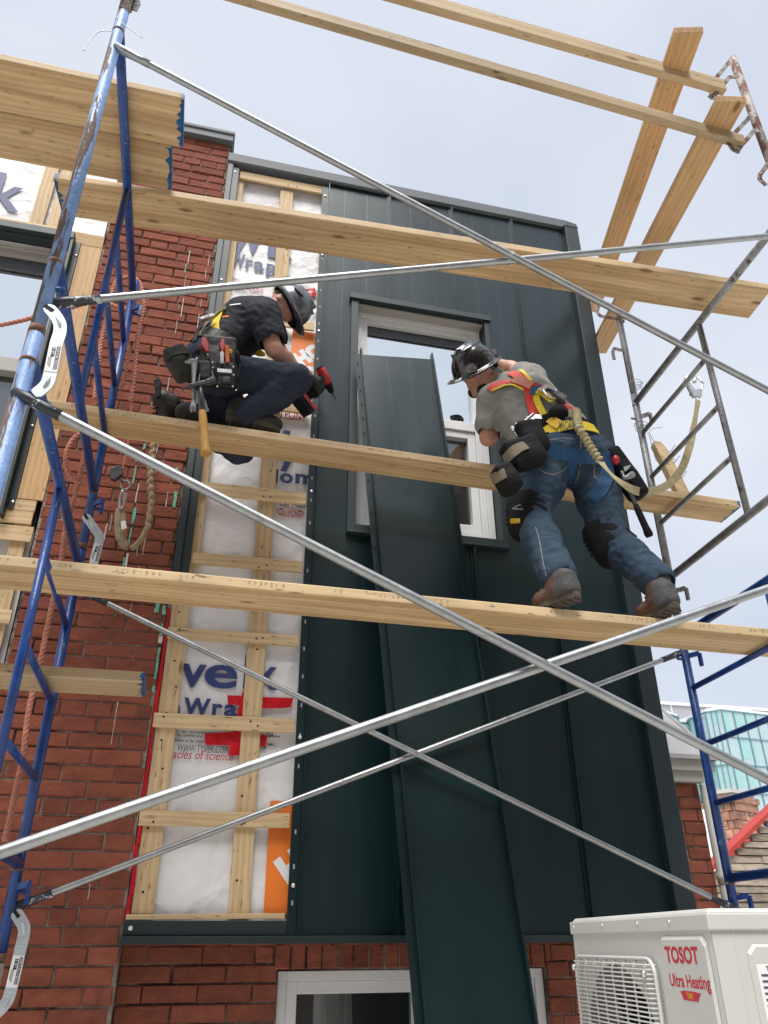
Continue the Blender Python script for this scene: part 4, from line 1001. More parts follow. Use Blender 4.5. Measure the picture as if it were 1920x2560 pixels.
# ---- planks
MT['stamp'] = mat('worn_stamp_ink', (0.30, 0.22, 0.14), 0.8)
def plank(label, L, Rr, W, T, blue=(), name='scaffold_plank', m=('lvl', 'plank_edge'), group='scaffold planks', roll=0.0, cat='plank'):
    """L, Rr = top front corners at the two ends; width runs toward the wall"""
    a, b = V(L), V(Rr); d = (b - a).normalized(); sd = V((0, 1, roll)); sd = (sd - d * sd.dot(d)).normalized(); u = d.cross(sd)
    ln = (b - a).length; c = (a + b) / 2 + sd * W / 2 - u * T / 2
    root = thing(name, label, cat, c, group)
    mb = MB(); ax, ay, az = d * ln / 2, sd * W / 2, u * T / 2
    p = [c - ax - ay - az, c + ax - ay - az, c + ax + ay - az, c - ax + ay - az, c - ax - ay + az, c + ax - ay + az, c + ax + ay + az, c - ax + ay + az]
    mb.add(p, [(3, 2, 1, 0), (4, 5, 6, 7)], 0); mb.add(p, [(0, 1, 5, 4), (1, 2, 6, 5), (2, 3, 7, 6), (3, 0, 4, 7)], 1)
    # merge duplicate corners
    mb.v = mb.v[:8]; mb.f = [[i % 8 for i in f] for f in mb.f]
    mb.build('timber', list(m), root, 0.006, origin=c, axes=(d, sd, u), segs=3)
    if group == 'scaffold planks' and T < .046 and label.split()[0] in ('middle', 'lower', 'short'):
        q = MB(); r = random.Random(len(label) * 3); x = .12
        while x < ln - .15:       # grade stamps worn to specks along the narrow face
            for _ in range(r.randint(2, 9)):
                o_ = V(L) + d * x - u * (T * .42) - sd * .0009
                hgt = r.uniform(.004, .0075)
                for (dx_, dz_, w_, h_) in ((0, 0, .0012, hgt), (.004, hgt * .8, .003, .0008), (.004, -hgt * .7, .0025, .0008)):
                    if r.random() < .7: q.obox(o_ + d * dx_ + u * dz_, d, u, sd, w_, h_, .0003)
                x += r.uniform(.016, .028)
            x += r.uniform(.05, .25)
        st_ = q.build('grade_stamp', 'stamp', root); st_['kind'] = 'stuff'
    r = random.Random(len(label))
    for e in blue:
        s = 1 if e == 'R' else -1; q = MB(); E_ = c + d * (s * ln / 2)
        q.obox(E_ + d * (s * .001), d, sd, u, .0035, W / 2 - .004, T / 2 - .004)
        # ragged paint that ran over the edges
        for (o_, along, half, nn) in ((-u * (T / 2 + .0008), sd, W / 2 - .006, -u), (-sd * (W / 2 + .0008), u, T / 2 - .006, -sd)):
            k = 16 if half > .05 else 6; pts = [E_ + o_ - along * half, E_ + o_ + along * half]
            for i in range(k + 1):
                t = 1 - 2 * i / k; pts.append(E_ + o_ + along * (half * t) - d * (s * r.choice([.004, .006, .008, .011, .016, .026])))
            q.poly(pts)
        q.build('painted_end', 'bluepaint', root)
    return root
plank('near plank of the upper left pair seen from below, its blue end reaching farther right', (-2.6, -1.615, 4.898), (onY(454, 262, -1.615).x, -1.615, 4.898), .252, .042, 'R')
plank('second plank of the upper left pair, its blue end stopping short of its neighbour', (-2.6, -1.358, 4.898), (onY(420, 450, -1.25).x, -1.358, 4.898), .250, .042, 'R')
plank('long top plank over the workers, crossed by the upper brace', (onY(136, 445, -1.06).x, -1.06, 4.890), (onY(1925, 707, -1.375).x, -1.375, 4.705), .225, .044, 'L')
plank('middle plank that the worker in black kneels on', (onY(122, 980, -.52).x, -.52, 3.935), (onY(1848, 1250, -.62).x, -.62, 3.795), .195, .044, 'LR')
plank('lower plank that the worker in jeans stands on', (-2.4, -.965, 2.90), (2.6, -1.10, 2.815), .240, .044)
plank('short lower left plank with a blue painted end by the red tape', (-2.4, -.66, 2.568), (onY(360, 1678, -.66).x, -.66, 2.572), .235, .044, 'R', m=('rail', 'rail'))
# ---- rails and loose boards
def bboard(name, label, a, b, w, t, side, m, group):
    root = board(name, a, b, w, t, side, m, None, .004); return tag(root, label, name.replace('_', ' '), group)
G1a, G1b = onY(1000, -10, -1.93), onY(1800, 217, -1.93)
G1d = (G1b - G1a).normalized()
bboard('guard_rail', 'upper guard rail, wide greyish timber held in the top hook of the rusty post', G1a - G1d * 1.0, G1b + G1d * .02, .089, .038, (0, 0, 1), 'rail', 'guard rails')
G2a, G2b = onY(640, 3, -1.93), onY(1856, 355, -1.93); G2d = (G2b - G2a).normalized()
bboard('guard_rail', 'lower guard rail, thin long timber sagging in the second hook of the rusty post', G2a - G2d * 1.2, G2b, .062, .038, (0, 0, 1), 'rail', 'guard rails')
def slope(label, far, cross, Yc, zoff, npx, w):
    f = V(far); c = onY(*cross, Yc) + V((0, 0, zoff)); d = (c - f).normalized()
    # extend past the rail until the near end shows where the photo has it
    best = min((abs(float(((np.array(c + d * t) - CAM) @ UPV) / ((np.array(c + d * t) - CAM) @ FWD)) * -FPX + 1280 - npx), t) for t in [i * .01 for i in range(120)])
    bboard('loose_board', label, f, c + d * best[1], w, .038, (1, 0, 0), 'fir', 'sloping loose boards')
slope('orange toned loose board lying across the guard rails, the longer one reaching higher', onY(1475, 775, .25), (1690, 190), -1.93, .045, 76, .135)
slope('orange toned loose board resting on the lower guard rail by the rail ends', onY(1493, 878, .25), (1795, 335), -1.93, .045, 246, .135)
sc = thing('scrap_board', 'short scrap of timber with clipped corners and bent nails, leaning behind the grey frame', 'scrap board', onY(1700, 1225, -.43))
a, b = onY(1705, 1236, -.43), onY(1642, 1108, -.36); d = (b - a).normalized(); sd = V((1, .12, 0)); sd = (sd - d * sd.dot(d)).normalized(); u = d.cross(sd)
mb = MB(); w = .046
pts = [a - sd * w, a + sd * w, b + sd * w * .9 - d * .05, b + sd * w * .35, b - sd * w * .65, b - sd * w - d * .03]
mb.prism([p - u * .019 for p in pts], u * .038); mb.build('timber', 'batten', sc, .002)
mb = MB()
for (t, s) in ((.42, .5), (.72, .4), (.2, .7)):
    p = a.lerp(b, 1 - t) + sd * w * s; mb.tube([p, p - u * .03 + sd * .02, p - u * .05 + sd * .04 + ZD * .03], .0022, 6); 
mb.build('nails', 'darksteel', sc)

def spline(pts, n=8):
    P = [V(p) for p in pts]; P = [P[0] * 2 - P[1]] + P + [P[-1] * 2 - P[-2]]; out = []
    for i in range(1, len(P) - 2):
        for k in range(n):
            t = k / n; a, b, c, d = P[i - 1], P[i], P[i + 1], P[i + 2]
            out.append(.5 * ((2 * b) + (c - a) * t + (2 * a - 5 * b + 4 * c - d) * t * t + (3 * b - 3 * c + d - a) * t ** 3))
    out.append(P[-2]); return out
def resample(P, step):
    out = [P[0]]; acc = 0
    for i in range(1, len(P)):
        seg = (P[i] - P[i - 1]).length; pos = 0
        while acc + seg - pos >= step:
            pos += step - acc; acc = 0; out.append(P[i - 1].lerp(P[i], pos / seg))
        acc += seg - pos
    return out
# ---- locking straps that tie one frame to the next
def lockstrap(label, pts, Y, w, sticker):
    P = [onY(*q, Y) for q in pts]; K_ = P; P = resample(spline(P, 6), .012); i_ = min(range(len(P)), key=lambda i: (P[i] - (K_[sticker] + K_[sticker + 1]) / 2).length)
    root = thing('locking_strap', label, 'locking strap', P[-1], 'galvanised locking straps')
    n = len(P); L_, R_ = [], []
    for i in range(n):
        a = P[max(0, i - 1)]; b = P[min(n - 1, i + 1)]; d = (b - a).normalized(); s = d.cross(V((0, 1, 0))).normalized(); ww = w * (.62 if i in (0, n - 1) else 1)
        L_.append(P[i] - s * ww / 2); R_.append(P[i] + s * ww / 2)
    mb = MB(); t = V((0, -.005, 0))
    for i in range(n - 1): mb.hexa([L_[i], R_[i], R_[i + 1], L_[i + 1], L_[i] + t, R_[i] + t, R_[i + 1] + t, L_[i + 1] + t])
    # pressed ribs at the two bends
    for k in (int(n * .2), int(n * .82)):
        q = [P[min(n - 1, max(0, k + j))] + V((0, -.006, 0)) for j in (-2, -1, 0, 1, 2)]; mb.tube(q, [.002, .005, .006, .005, .002], 8)
    body = mb.build('strap', 'strap', root, .0015)
    mb = MB(); e = P[1] + V((0, -.0062, 0)); d = (P[1] - P[0]).normalized(); s = d.cross(V((0, 1, 0))).normalized(); mb.obox(e, d, s, V((0, 1, 0)), .016, .006, .0006); mb.build('pin_slot', 'slot', root)
    i = i_; a, b = K_[sticker], K_[sticker + 1]; d = (b - a).normalized(); s = d.cross(V((0, 1, 0))).normalized()
    c = a.lerp(b, .5) + V((0, -.0058, 0)); hl = min(.05, (b - a).length * .45)
    mb = MB(); mb.obox(c, d, s, V((0, 1, 0)), hl, w * .46, .0005); st = mb.build('sticker', 'label_white', root)
    if s.x < 0: s = -s
    if d.z > 0: d = -d
    mb = MB(); mb.obox(c + s * w * .26 + V((0, -.0008, 0)) - d * .002, d, s, V((0, 1, 0)), hl * .86, w * .13, .0003); mb.obox(c - s * w * .08 - d * hl * .45 + V((0, -.0008, 0)), d, s, V((0, 1, 0)), hl * .34, w * .13, .0003)
    for k in range(3): mb.obox(c - s * w * (.14 + .09 * k) + d * hl * .22 + V((0, -.0008, 0)), d, s, V((0, 1, 0)), hl * (.5 - .1 * k), w * .018, .0003)
    mb.build('printed_block', 'label_black', st)
    mb = text_mesh('METALTECH', c + s * w * .19 - d * hl * .82 + V((0, -.0014, 0)), d, s, width=hl * 1.62, height=w * .15, bold=.01)
    text_mesh('13"', c - s * w * .15 - d * hl * .72 + V((0, -.0014, 0)), d, s, width=hl * .5, height=w * .15, bold=.01, mb=mb)
    mb.build('lettering', 'label_white', st)
lockstrap('galvanised locking strap with white sticker beside the rusty blue post', [(115, 768), (128, 778), (148, 806), (150, 832), (141, 862), (126, 936), (117, 962), (98, 980), (80, 990)], Y1 - .03, .038, 4)
lockstrap('galvanised locking strap with bar code sticker standing behind the lower plank', [(212, 1288), (222, 1302), (236, 1322), (249, 1342), (247, 1358), (233, 1412), (226, 1440), (212, 1462), (204, 1470)], Y2 - .03, .040, 4)
lockstrap('galvanised locking strap at the bottom left corner of the picture', [(37, 2278), (48, 2294), (60, 2316), (60, 2336), (50, 2380), (27, 2478), (16, 2506), (-6, 2530), (-20, 2540)], Y2 - .03, .042, 4)

# ================================================================== ROPES AND WIRES
def twisted(mb, pts, r, pitch=0.07, strands=3):
    P = resample(spline(pts, 10), 0.012)
    for s in range(strands):
        q = []
        N = V((0, 1, 0.01))
        for i, p in enumerate(P):
            d = (P[min(i + 1, len(P) - 1)] - P[max(0, i - 1)]).normalized(); N = (N - d * N.dot(d)).normalized(); B = d.cross(N)
            a = 2 * math.pi * (i * .012 / pitch + s / strands); q.append(p + (N * math.cos(a) + B * math.sin(a)) * r * .52)
        mb.tube(q, r * .58, 6)
def pxs(L, Y): return [onY(x, y, Y) for x, y in L]
root = thing('rope', 'salmon pink twisted rope looped and knotted round the rear blue post', 'rope', onY(318, 760, -.3))
mb = MB()
twisted(mb, pxs([(236, 1000), (245, 919), (254, 854), (268, 790), (278, 740), (290, 706), (308, 695), (330, 694), (345, 702), (354, 722), (359, 765), (346, 832), (336, 940), (326, 1010)], -.28), .0125)
twisted(mb, pxs([(-60, 822), (0, 813), (60, 800), (165, 772), (245, 754), (300, 770), (330, 775), (350, 758)], -.33), .012)
twisted(mb, pxs([(348, 742), (338, 765), (318, 782), (312, 800), (318, 836), (323, 868), (318, 910), (310, 948), (302, 975)], -.30), .0095)
twisted(mb, pxs([(330, 1000), (326, 1060), (321, 1103), (312, 1150), (304, 1182)], -.12), .006, .05)
mb.build('coil', 'rope', root)
mb = MB(); twisted(mb, pxs([(200, 1085), (185, 1096), (170, 1120), (164, 1143), (168, 1176), (178, 1192), (194, 1206), (216, 1213), (240, 1216)], -.25), .0125)
twisted(mb, pxs([(214, 1120), (207, 1154), (198, 1195), (188, 1240), (176, 1280), (164, 1320), (155, 1389), (143, 1450), (131, 1510), (112, 1600), (98, 1670), (82, 1732), (68, 1800), (58, 1890), (45, 1950), (26, 2040), (10, 2110)], -.25), .0125)
tag(mb.build('rope', 'rope'), 'long salmon pink rope hanging down the wall behind the lower planks', 'rope')
# rope grab, ring, snap hook and tan shock lanyard hanging on the brick
root = thing('shock_lanyard', 'tan fall arrest lanyard with rope grab hanging against the bricks', 'lanyard', onY(325, 1240, -.1))
Yl = -.10
mb = MB(); c = onY(292, 1187, Yl)
mb.prism([onY(*q, Yl) for q in [(278, 1176), (296, 1170), (308, 1176), (307, 1190), (296, 1200), (288, 1206), (277, 1202), (275, 1190)]], (0, -.03, 0)); mb.tube([onY(300, 1196, Yl - .015), onY(308, 1206, Yl - .015)], .008, 8)
mb.build('rope_grab', 'darksteel', root, .004)
mb = MB(); rc_ = onY(313, 1213, Yl - .012); mb.tube([rc_ + V((.023 * math.cos(a), 0, .027 * math.sin(a))) for a in [i * math.pi / 12 for i in range(25)]], .005, 8, cap=False); mb.build('steel_ring', 'grey_steel', root)
mb = MB(); mb.tube(spline(pxs([(306, 1226), (300, 1245), (299, 1262), (304, 1270), (310, 1260), (312, 1240), (306, 1226)], Yl - .012)), .006, 8); mb.obox(onY(312, 1246, Yl - .014), onY(313, 1240, Yl) - onY(309, 1258, Yl), XD, V((0, 1, 0)), .03, .009, .008); mb.build('snap_hook', 'chrome', root)
mb = MB(); mb.tube(resample(spline(pxs([(306, 1268), (297, 1280), (295, 1310), (298, 1342), (312, 1366), (330, 1370)], Yl)), .02), .019, 10, flat=((0, 1, 0), .35)); mb.tube(resample(spline(pxs([(306, 1270), (308, 1300), (307, 1340), (318, 1366)], Yl)), .02), .014, 10, flat=((0, 1, 0), .35)); mb.build('webbing', 'tanstrap', root)
P = resample(spline(pxs([(328, 1372), (345, 1358), (360, 1336), (371, 1300), (377, 1250), (375, 1200), (379, 1150), (386, 1100), (388, 1070)], Yl)), .006)
mb = MB(); mb.tube([p + V((.006 * math.sin(i * .8), 0, 0)) if i > 22 else p for i, p in enumerate(P)], [(.013 + .005 * (math.sin(i * .8) if i > 22 else .3)) if i < 30 else .0105 + .006 * abs(math.sin(i * .42)) for i in range(len(P))], 12); mb.build('shock_pack', 'tanstrap', root)
mb = MB(); mb.quad(*[onY(*q, Yl - .02) for q in [(302, 1303), (314, 1301), (317, 1320), (304, 1325)]]); mb.build('tag', 'label_white', root)
# tie wires
def wirething(label, lines, Y, r=.0016):
    mb = MB()
    for L in lines: mb.tube(spline(pxs(L, Y), 8), r, 6)
    tag(mb.build('tie_wire', 'wire'), label, 'wire', None)
wirething('two stray wire ends sticking out near the top of the rusty blue post', [[(208, 128), (225, 100), (243, 82), (262, 77), (280, 78)], [(290, 40), (305, 58), (330, 76), (356, 95)]], Y1 - .02)
def coilw(c, rx, rz, n, seed, Y):
    r = random.Random(seed); return [(c[0] + rx * math.cos(i * .9) * r.uniform(.7, 1.2), c[1] + rz * math.sin(i * .9) + i * r.uniform(.2, .9)) for i in range(n)]
wirething('tangle of thin wire wound round the grey post under the hooks', [coilw((1590, 955), 16, 9, 26, 2, Y2), [(1554, 798), (1564, 850), (1572, 900), (1578, 960), (1590, 985)], [(1545, 800), (1556, 845), (1566, 905), (1575, 945)]], Y2 - .03, .0018)
wirething('tangle of dark wire tied to the grey post above the scrap board', [coilw((1604, 1060), 17, 9, 24, 5, Y2), [(1622, 1080), (1640, 1110), (1672, 1138), (1690, 1152)], [(1622, 1085), (1632, 1120), (1640, 1150), (1655, 1158)], [(1618, 1085), (1632, 1072), (1656, 1068)]], Y2 - .03, .002)

# ================================================================== HEAT PUMP
A0, A1 = V((0.577, -2.292, 0)), V((0.654, -1.49, 0))
fx = (A1 - A0).normalized(); sx_ = V((fx.y, -fx.x, 0))       # fx runs along the grille face away from the corner, sx_ along the end face
nF = -sx_                                                      # outward normal of the grille face
LA, DA, ZA0, ZA1 = (A1 - A0).length, .33, 1.02, 1.652
hp = thing('heat_pump', 'off white outdoor heat pump unit with round fan grille and red lettering', 'heat pump', (A0 + fx * LA / 2 + sx_ * DA / 2) + V((0, 0, .0)))
def ap(f, s, z): return A0 + fx * f + sx_ * s + V((0, 0, z))
def abox(mb, f0, f1, s0, s1, z0, z1, mi=0): return mb.hexa([ap(f0, s0, z0), ap(f0, s1, z0), ap(f1, s1, z0), ap(f1, s0, z0), ap(f0, s0, z1), ap(f0, s1, z1), ap(f1, s1, z1), ap(f1, s0, z1)], mi)
FC0, FC1 = .265, .775        # fan opening along the face
zc_ = 1.315; fr = .235
# casing with a round hole in the grille face
mb = MB(); n = 40; fc = .53
ring_ = [ap(fc + fr * math.cos(2 * math.pi * i / n), 0, zc_ + fr * math.sin(2 * math.pi * i / n)) for i in range(n)]
def border(i):
    a = 2 * math.pi * i / n; c_, s_ = math.cos(a), math.sin(a)
    k = 1e9
    if c_ > 1e-9: k = min(k, (LA - fc) / c_)
    if c_ < -1e-9: k = min(k, (0 - fc) / c_)
    if s_ > 1e-9: k = min(k, (ZA1 - .032 - zc_) / s_)
    if s_ < -1e-9: k = min(k, (ZA0 - zc_) / s_)
    return ap(fc + c_ * k, 0, zc_ + s_ * k)
out_ = [border(i) for i in range(n)]
mb.add(ring_ + out_, [(i, i + n, (i + 1) % n + n, (i + 1) % n) for i in range(n)])
for (f_, z_) in ((0, ZA1 - .032), (0, ZA0), (LA, ZA0), (LA, ZA1 - .032)):   # corner fill
    c = ap(f_, 0, z_); near = sorted(range(n), key=lambda i: (out_[i] - c).length)[:2]
    mb.poly([c, out_[near[0]], out_[near[1]]])
back_ = [p - nF * .12 for p in ring_]
mb.add(ring_ + back_, [(i, (i + 1) % n, (i + 1) % n + n, i + n) for i in range(n)], 1)
mb.hexa([ap(0, .0005, ZA0), ap(0, DA, ZA0), ap(LA, DA, ZA0), ap(LA, .0005, ZA0), ap(0, .0005, ZA1 - .032), ap(0, DA, ZA1 - .032), ap(LA, DA, ZA1 - .032), ap(LA, .0005, ZA1 - .032)])
del mb.f[-1]; del mb.m[-1]; del mb.sm[-1]     # open on the grille side (last quad is that face)
case = mb.build('casing', ['ac', 'acfin'], hp)
mb = MB(); mb.prism([ap(fc + fr * 1.0 * math.cos(2 * math.pi * i / n), .13, zc_ + fr * math.sin(2 * math.pi * i / n)) for i in range(n)], sx_ * .01); mb.build('fan_back', 'acdark', hp)
mb = MB(); mb.tube([ap(fc, .05, zc_), ap(fc, .12, zc_)], .055, 20)
for k in range(3):
    a = k * 2 * math.pi / 3 + .5; pts = []
    for (r_, da, s_) in ((.05, -.3, .11), (.21, -.55, .11), (.215, .45, .05), (.05, .5, .06)): pts.append(ap(fc + r_ * math.cos(a + da), s_, zc_ + r_ * math.sin(a + da)))
    mb.poly(pts)
mb.build('fan', 'acdark', hp)
mb = MB()    # lid with lip and a soft crown
mb.hexa([ap(-.006, -.006, ZA1 - .032), ap(-.006, DA + .004, ZA1 - .032), ap(LA + .004, DA + .004, ZA1 - .032), ap(LA + .004, -.006, ZA1 - .032), ap(-.006, -.006, ZA1), ap(-.006, DA + .004, ZA1), ap(LA + .004, DA + .004, ZA1), ap(LA + .004, -.006, ZA1)])
mb.hexa([ap(.000, .000, ZA1), ap(.000, DA, ZA1), ap(LA, DA, ZA1), ap(LA, .000, ZA1), ap(.008, .008, ZA1 + .009), ap(.008, DA - .008, ZA1 + .009), ap(LA - .008, DA - .008, ZA1 + .009), ap(LA - .008, .008, ZA1 + .009)])
mb.build('lid', 'ac', hp, .003)
mb = MB()
for f_ in (.165, .335, .56, .775): mb.ellipsoid(ap(f_, -.007, ZA1 - .013), fx, ZD, nF, .0045, .0045, .004, 10, 5)
for f_, z_ in ((.752, 1.538), (.292, 1.535)): mb.ellipsoid(ap(f_, -.028, z_), fx, ZD, nF, .009, .009, .006, 10, 5)
mb.pieces('screw_head', 'chrome', hp)
mb = MB()    # grille: horizontal wires, a few verticals, rounded outer frame
gz0, gz1 = 1.06, 1.565
fw = [(FC0, gz1 - .03), (FC0 + .03, gz1)]
loop = []
for (cf, cz, a0) in ((FC1 - .035, gz1 - .035, 0), (FC0 + .035, gz1 - .035, 90), (FC0 + .035, gz0 + .035, 180), (FC1 - .035, gz0 + .035, 270)):
    for k in range(7): a = math.radians(a0 + 15 * k); loop.append(ap(cf + .035 * math.cos(a), -.012, cz + .035 * math.sin(a)))
mb.tube(loop + [loop[0]], .0045, 8)
k = 0; z = gz1 - .012
while z > gz0:
    mb.tube([ap(FC0 + .001, -.006, z), ap(FC0 + .02, -.024, z), ap(FC1 - .02, -.024, z), ap(FC1 - .001, -.006, z)], .0019, 6); z -= .0095
for i in range(8):
    f_ = FC0 + .035 + i * (FC1 - FC0 - .07) / 7; mb.tube([ap(f_, -.006, gz1), ap(f_, -.0225, gz1 - .02), ap(f_, -.0225, gz0 + .02), ap(f_, -.006, gz0)], .0026, 6)
mb.build('grille', 'ac', hp)
mb = MB()   # raised logo panel
def rpanel(pts, h, n_): 
    base = pts; top = [p + n_ * h for p in pts]; c = sum(top, V()) / len(top); top = [c + (p - c) * .965 for p in top]; m = len(pts)
    mb.add(base + top, [(i, (i + 1) % m, (i + 1) % m + m, i + m) for i in range(m)] + [tuple(range(m, 2 * m))[::1]])
rpanel([ap(.222, -.001, 1.612), ap(.222, -.001, 1.04), ap(.020, -.001, 1.04), ap(.020, -.001, 1.597), ap(.035, -.001, 1.612)], .007, nF)
abox(mb, .232, .236, -.0012, .001, ZA0, ZA1 - .034); mb.build('logo_panel', 'ac', hp)
mb = MB(); m2 = mb
pts = [ap(-.001, .085, 1.595), ap(-.001, .070, 1.58), ap(-.001, .070, 1.25), ap(-.001, .32, 1.25), ap(-.001, .32, 1.595)]
rpanel(pts[::-1], .006, -fx); abox(mb, -.0012, .0005, .046, .049, ZA0, ZA1 - .034); mb.build('service_cover', 'ac', hp)
RD = -fx   # reading direction on the grille face
mb = text_mesh('TOSOT', ap(.206, -.0085, 1.560), RD, ZD, width=.152, height=.030, bold=.035); mb.build('lettering', 'redprint', hp)
mb = text_mesh('Ultra Heating', ap(.203, -.0085, 1.515), RD, ZD, width=.178, height=.0235, bold=.022); mb.build('lettering', 'redprint', hp)
mb = MB(); mb.prism([ap(f_, -.0085, z_) for f_, z_ in [(.162, 1.507), (.154, 1.500), (.152, 1.493), (.148, 1.491), (.088, 1.491), (.084, 1.493), (.080, 1.499), (.070, 1.507), (.082, 1.506), (.090, 1.508), (.146, 1.508), (.154, 1.506)]], nF * .0004); mb.build('badge', 'redprint', hp)
mb = text_mesh('TMV', ap(.131, -.0095, 1.4935), RD, ZD, width=.028, height=.0115, bold=.02); mb.build('lettering', 'yellowbit', hp)
mb = MB(); mb.quad(*[ap(-.0078, s_, z_) for s_, z_ in [(.080, 1.36), (.080, 1.56), (.25, 1.56), (.25, 1.36)]]); lb = mb.build('rating_label', 'label_white', hp)
mb = text_mesh('TOSOT', ap(-.0085, .100, 1.547), sx_, ZD, width=.034, height=.009, bold=.02)
r = random.Random(4)
for k in range(15):
    z = 1.538 - k * .0105; mb.hexa([ap(-.0083, .087, z), ap(-.0083, .087 + r.uniform(.02, .05), z), ap(-.0081, .087 + .02, z), ap(-.0081, .087, z), ap(-.0083, .087, z + .004), ap(-.0083, .087 + .03, z + .004), ap(-.0081, .09, z + .004), ap(-.0081, .087, z + .004)])
mb.build('lettering', 'greyprint', lb)
MT['warn'] = mat('yellow_warning_sticker', (0.75, 0.62, 0.02), 0.5)
mb = MB(); mb.quad(*[ap(-.0083, s_, z_) for s_, z_ in [(.095, 1.27), (.095, 1.345), (.16, 1.345), (.16, 1.27)]]); mb.build('warning_sticker', 'warn', hp)
mb = MB()
for f_ in (.08, LA - .08):
    for s_ in (.03, DA - .03): abox(mb, f_ - .02, f_ + .02, s_ - .02, s_ + .02, 0, ZA0 - .045)
abox(mb, .04, LA - .04, .0, .05, ZA0 - .045, ZA0 - .001); abox(mb, .04, LA - .04, DA - .05, DA, ZA0 - .045, ZA0 - .001); mb.build('stand', 'grey_steel', hp)
# ================================================================== PEOPLE (implicit surfaces meshed with surface nets)
class Field:
    def __init__(s, lo, hi, h):
        s.lo = np.array(lo, float); s.h = h
        n = np.ceil((np.array(hi, float) - s.lo) / h).astype(int) + 1
        s.n = n; s.F = np.full(n, 0.5, np.float32)
        s.ax = [(s.lo[i] + h * np.arange(n[i])).astype(np.float32) for i in range(3)]
    def _blk(s, lo, hi):
        i0 = np.clip(np.floor((np.array(lo) - s.lo) / s.h).astype(int), 0, s.n - 1); i1 = np.clip(np.ceil((np.array(hi) - s.lo) / s.h).astype(int) + 1, 1, s.n)
        if np.any(i1 <= i0): return None
        sl = tuple(slice(a, b) for a, b in zip(i0, i1))
        return sl, s.ax[0][sl[0]][:, None, None], s.ax[1][sl[1]][None, :, None], s.ax[2][sl[2]][None, None, :]
    def _mix(s, sl, d, k, sub=False):
        f = s.F[sl]
        if sub: d = -d; h = np.maximum(k - np.abs(f - d), 0) / max(k, 1e-6); s.F[sl] = np.maximum(f, d) + h * h * k / 4
        else: h = np.maximum(k - np.abs(f - d), 0) / max(k, 1e-6); s.F[sl] = np.minimum(f, d) - h * h * k / 4
    def cap(s, a, b, ra, rb=None, k=0.03, flat=None, sub=False):
        rb = ra if rb is None else rb; a = np.array(a, float); b = np.array(b, float); m = max(ra, rb) + k + .05
        B = s._blk(np.minimum(a, b) - m, np.maximum(a, b) + m)
        if B is None: return s
        sl, X, Y, Z = B; ab = b - a; L2 = float(ab @ ab) + 1e-12
        px, py, pz = X - a[0], Y - a[1], Z - a[2]
        t = np.clip((px * ab[0] + py * ab[1] + pz * ab[2]) / L2, 0, 1)
        dx, dy, dz = px - t * ab[0], py - t * ab[1], pz - t * ab[2]
        if flat is not None:
            n = np.array(flat[0], float); n /= np.linalg.norm(n); q = (dx * n[0] + dy * n[1] + dz * n[2]) * (flat[1] - 1)
            dx, dy, dz = dx + q * n[0], dy + q * n[1], dz + q * n[2]
        s._mix(sl, np.sqrt(dx * dx + dy * dy + dz * dz) - (ra + (rb - ra) * t), k, sub); return s
    def chain(s, pts, rs, k=0.03, flat=None):
        for i in range(len(pts) - 1): s.cap(pts[i], pts[i + 1], rs[i], rs[i + 1], k, flat)
        return s
    def ell(s, c, axes, r, k=0.02, sub=False):
        c = np.array(c, float); m = max(r) + k + .04; B = s._blk(c - m, c + m)
        if B is None: return s
        sl, X, Y, Z = B; q = 0; x, y, z = X - c[0], Y - c[1], Z - c[2]; g = 0
        for a, ri in zip(axes, r):
            a = np.array(a, float); a /= np.linalg.norm(a); d = (x * a[0] + y * a[1] + z * a[2]) / ri; q = q + d * d; g = g + (d / ri) ** 2
        k0 = np.sqrt(q); k1 = np.sqrt(g) + 1e-6
        s._mix(sl, (k0 * (k0 - 1) / k1).astype(np.float32), k, sub); return s
    def box(s, c, axes, half, rd=.008, k=0.01, sub=False):
        c = np.array(c, float); m = float(np.linalg.norm(half)) + k + .04; B = s._blk(c - m, c + m)
        if B is None: return s
        sl, X, Y, Z = B; x, y, z = X - c[0], Y - c[1], Z - c[2]; o = 0; ins = None
        for a, hf in zip(axes, half):
            a = np.array(a, float); a /= np.linalg.norm(a); q = np.abs(x * a[0] + y * a[1] + z * a[2]) - (hf - rd); o = o + np.maximum(q, 0) ** 2; ins = q if ins is None else np.maximum(ins, q)
        s._mix(sl, (np.sqrt(o) + np.minimum(ins, 0) - rd).astype(np.float32), k, sub); return s
    def cut(s, p, n, k=0.008):
        """keep the side the normal points away from"""
        p = np.array(p, float); n = np.array(n, float); n /= np.linalg.norm(n)
        d = (s.ax[0][:, None, None] - p[0]) * n[0] + (s.ax[1][None, :, None] - p[1]) * n[1] + (s.ax[2][None, None, :] - p[2]) * n[2]
        h = np.maximum(k - np.abs(s.F - d), 0) / k; s.F = (np.maximum(s.F, d) + h * h * k / 4).astype(np.float32); return s
    def wrinkle(s, amp, freq, seed, bias=(1, 1, 1)):
        r = np.random.RandomState(seed); X, Y, Z = s.ax[0][:, None, None], s.ax[1][None, :, None], s.ax[2][None, None, :]
        D = 0
        for i in range(7):
            d = r.normal(size=3) * np.array(bias); d /= np.linalg.norm(d); f = freq * r.uniform(.6, 1.7); e = r.normal(size=3) * freq * .35
            D = D + np.sin((X * d[0] + Y * d[1] + Z * d[2]) * f + r.uniform(0, 6) + 1.3 * np.sin(X * e[0] + Y * e[1] + Z * e[2]))
        D = D / 7; s.F = (s.F - amp * (1 - np.abs(D) * 2.4)).astype(np.float32); return s
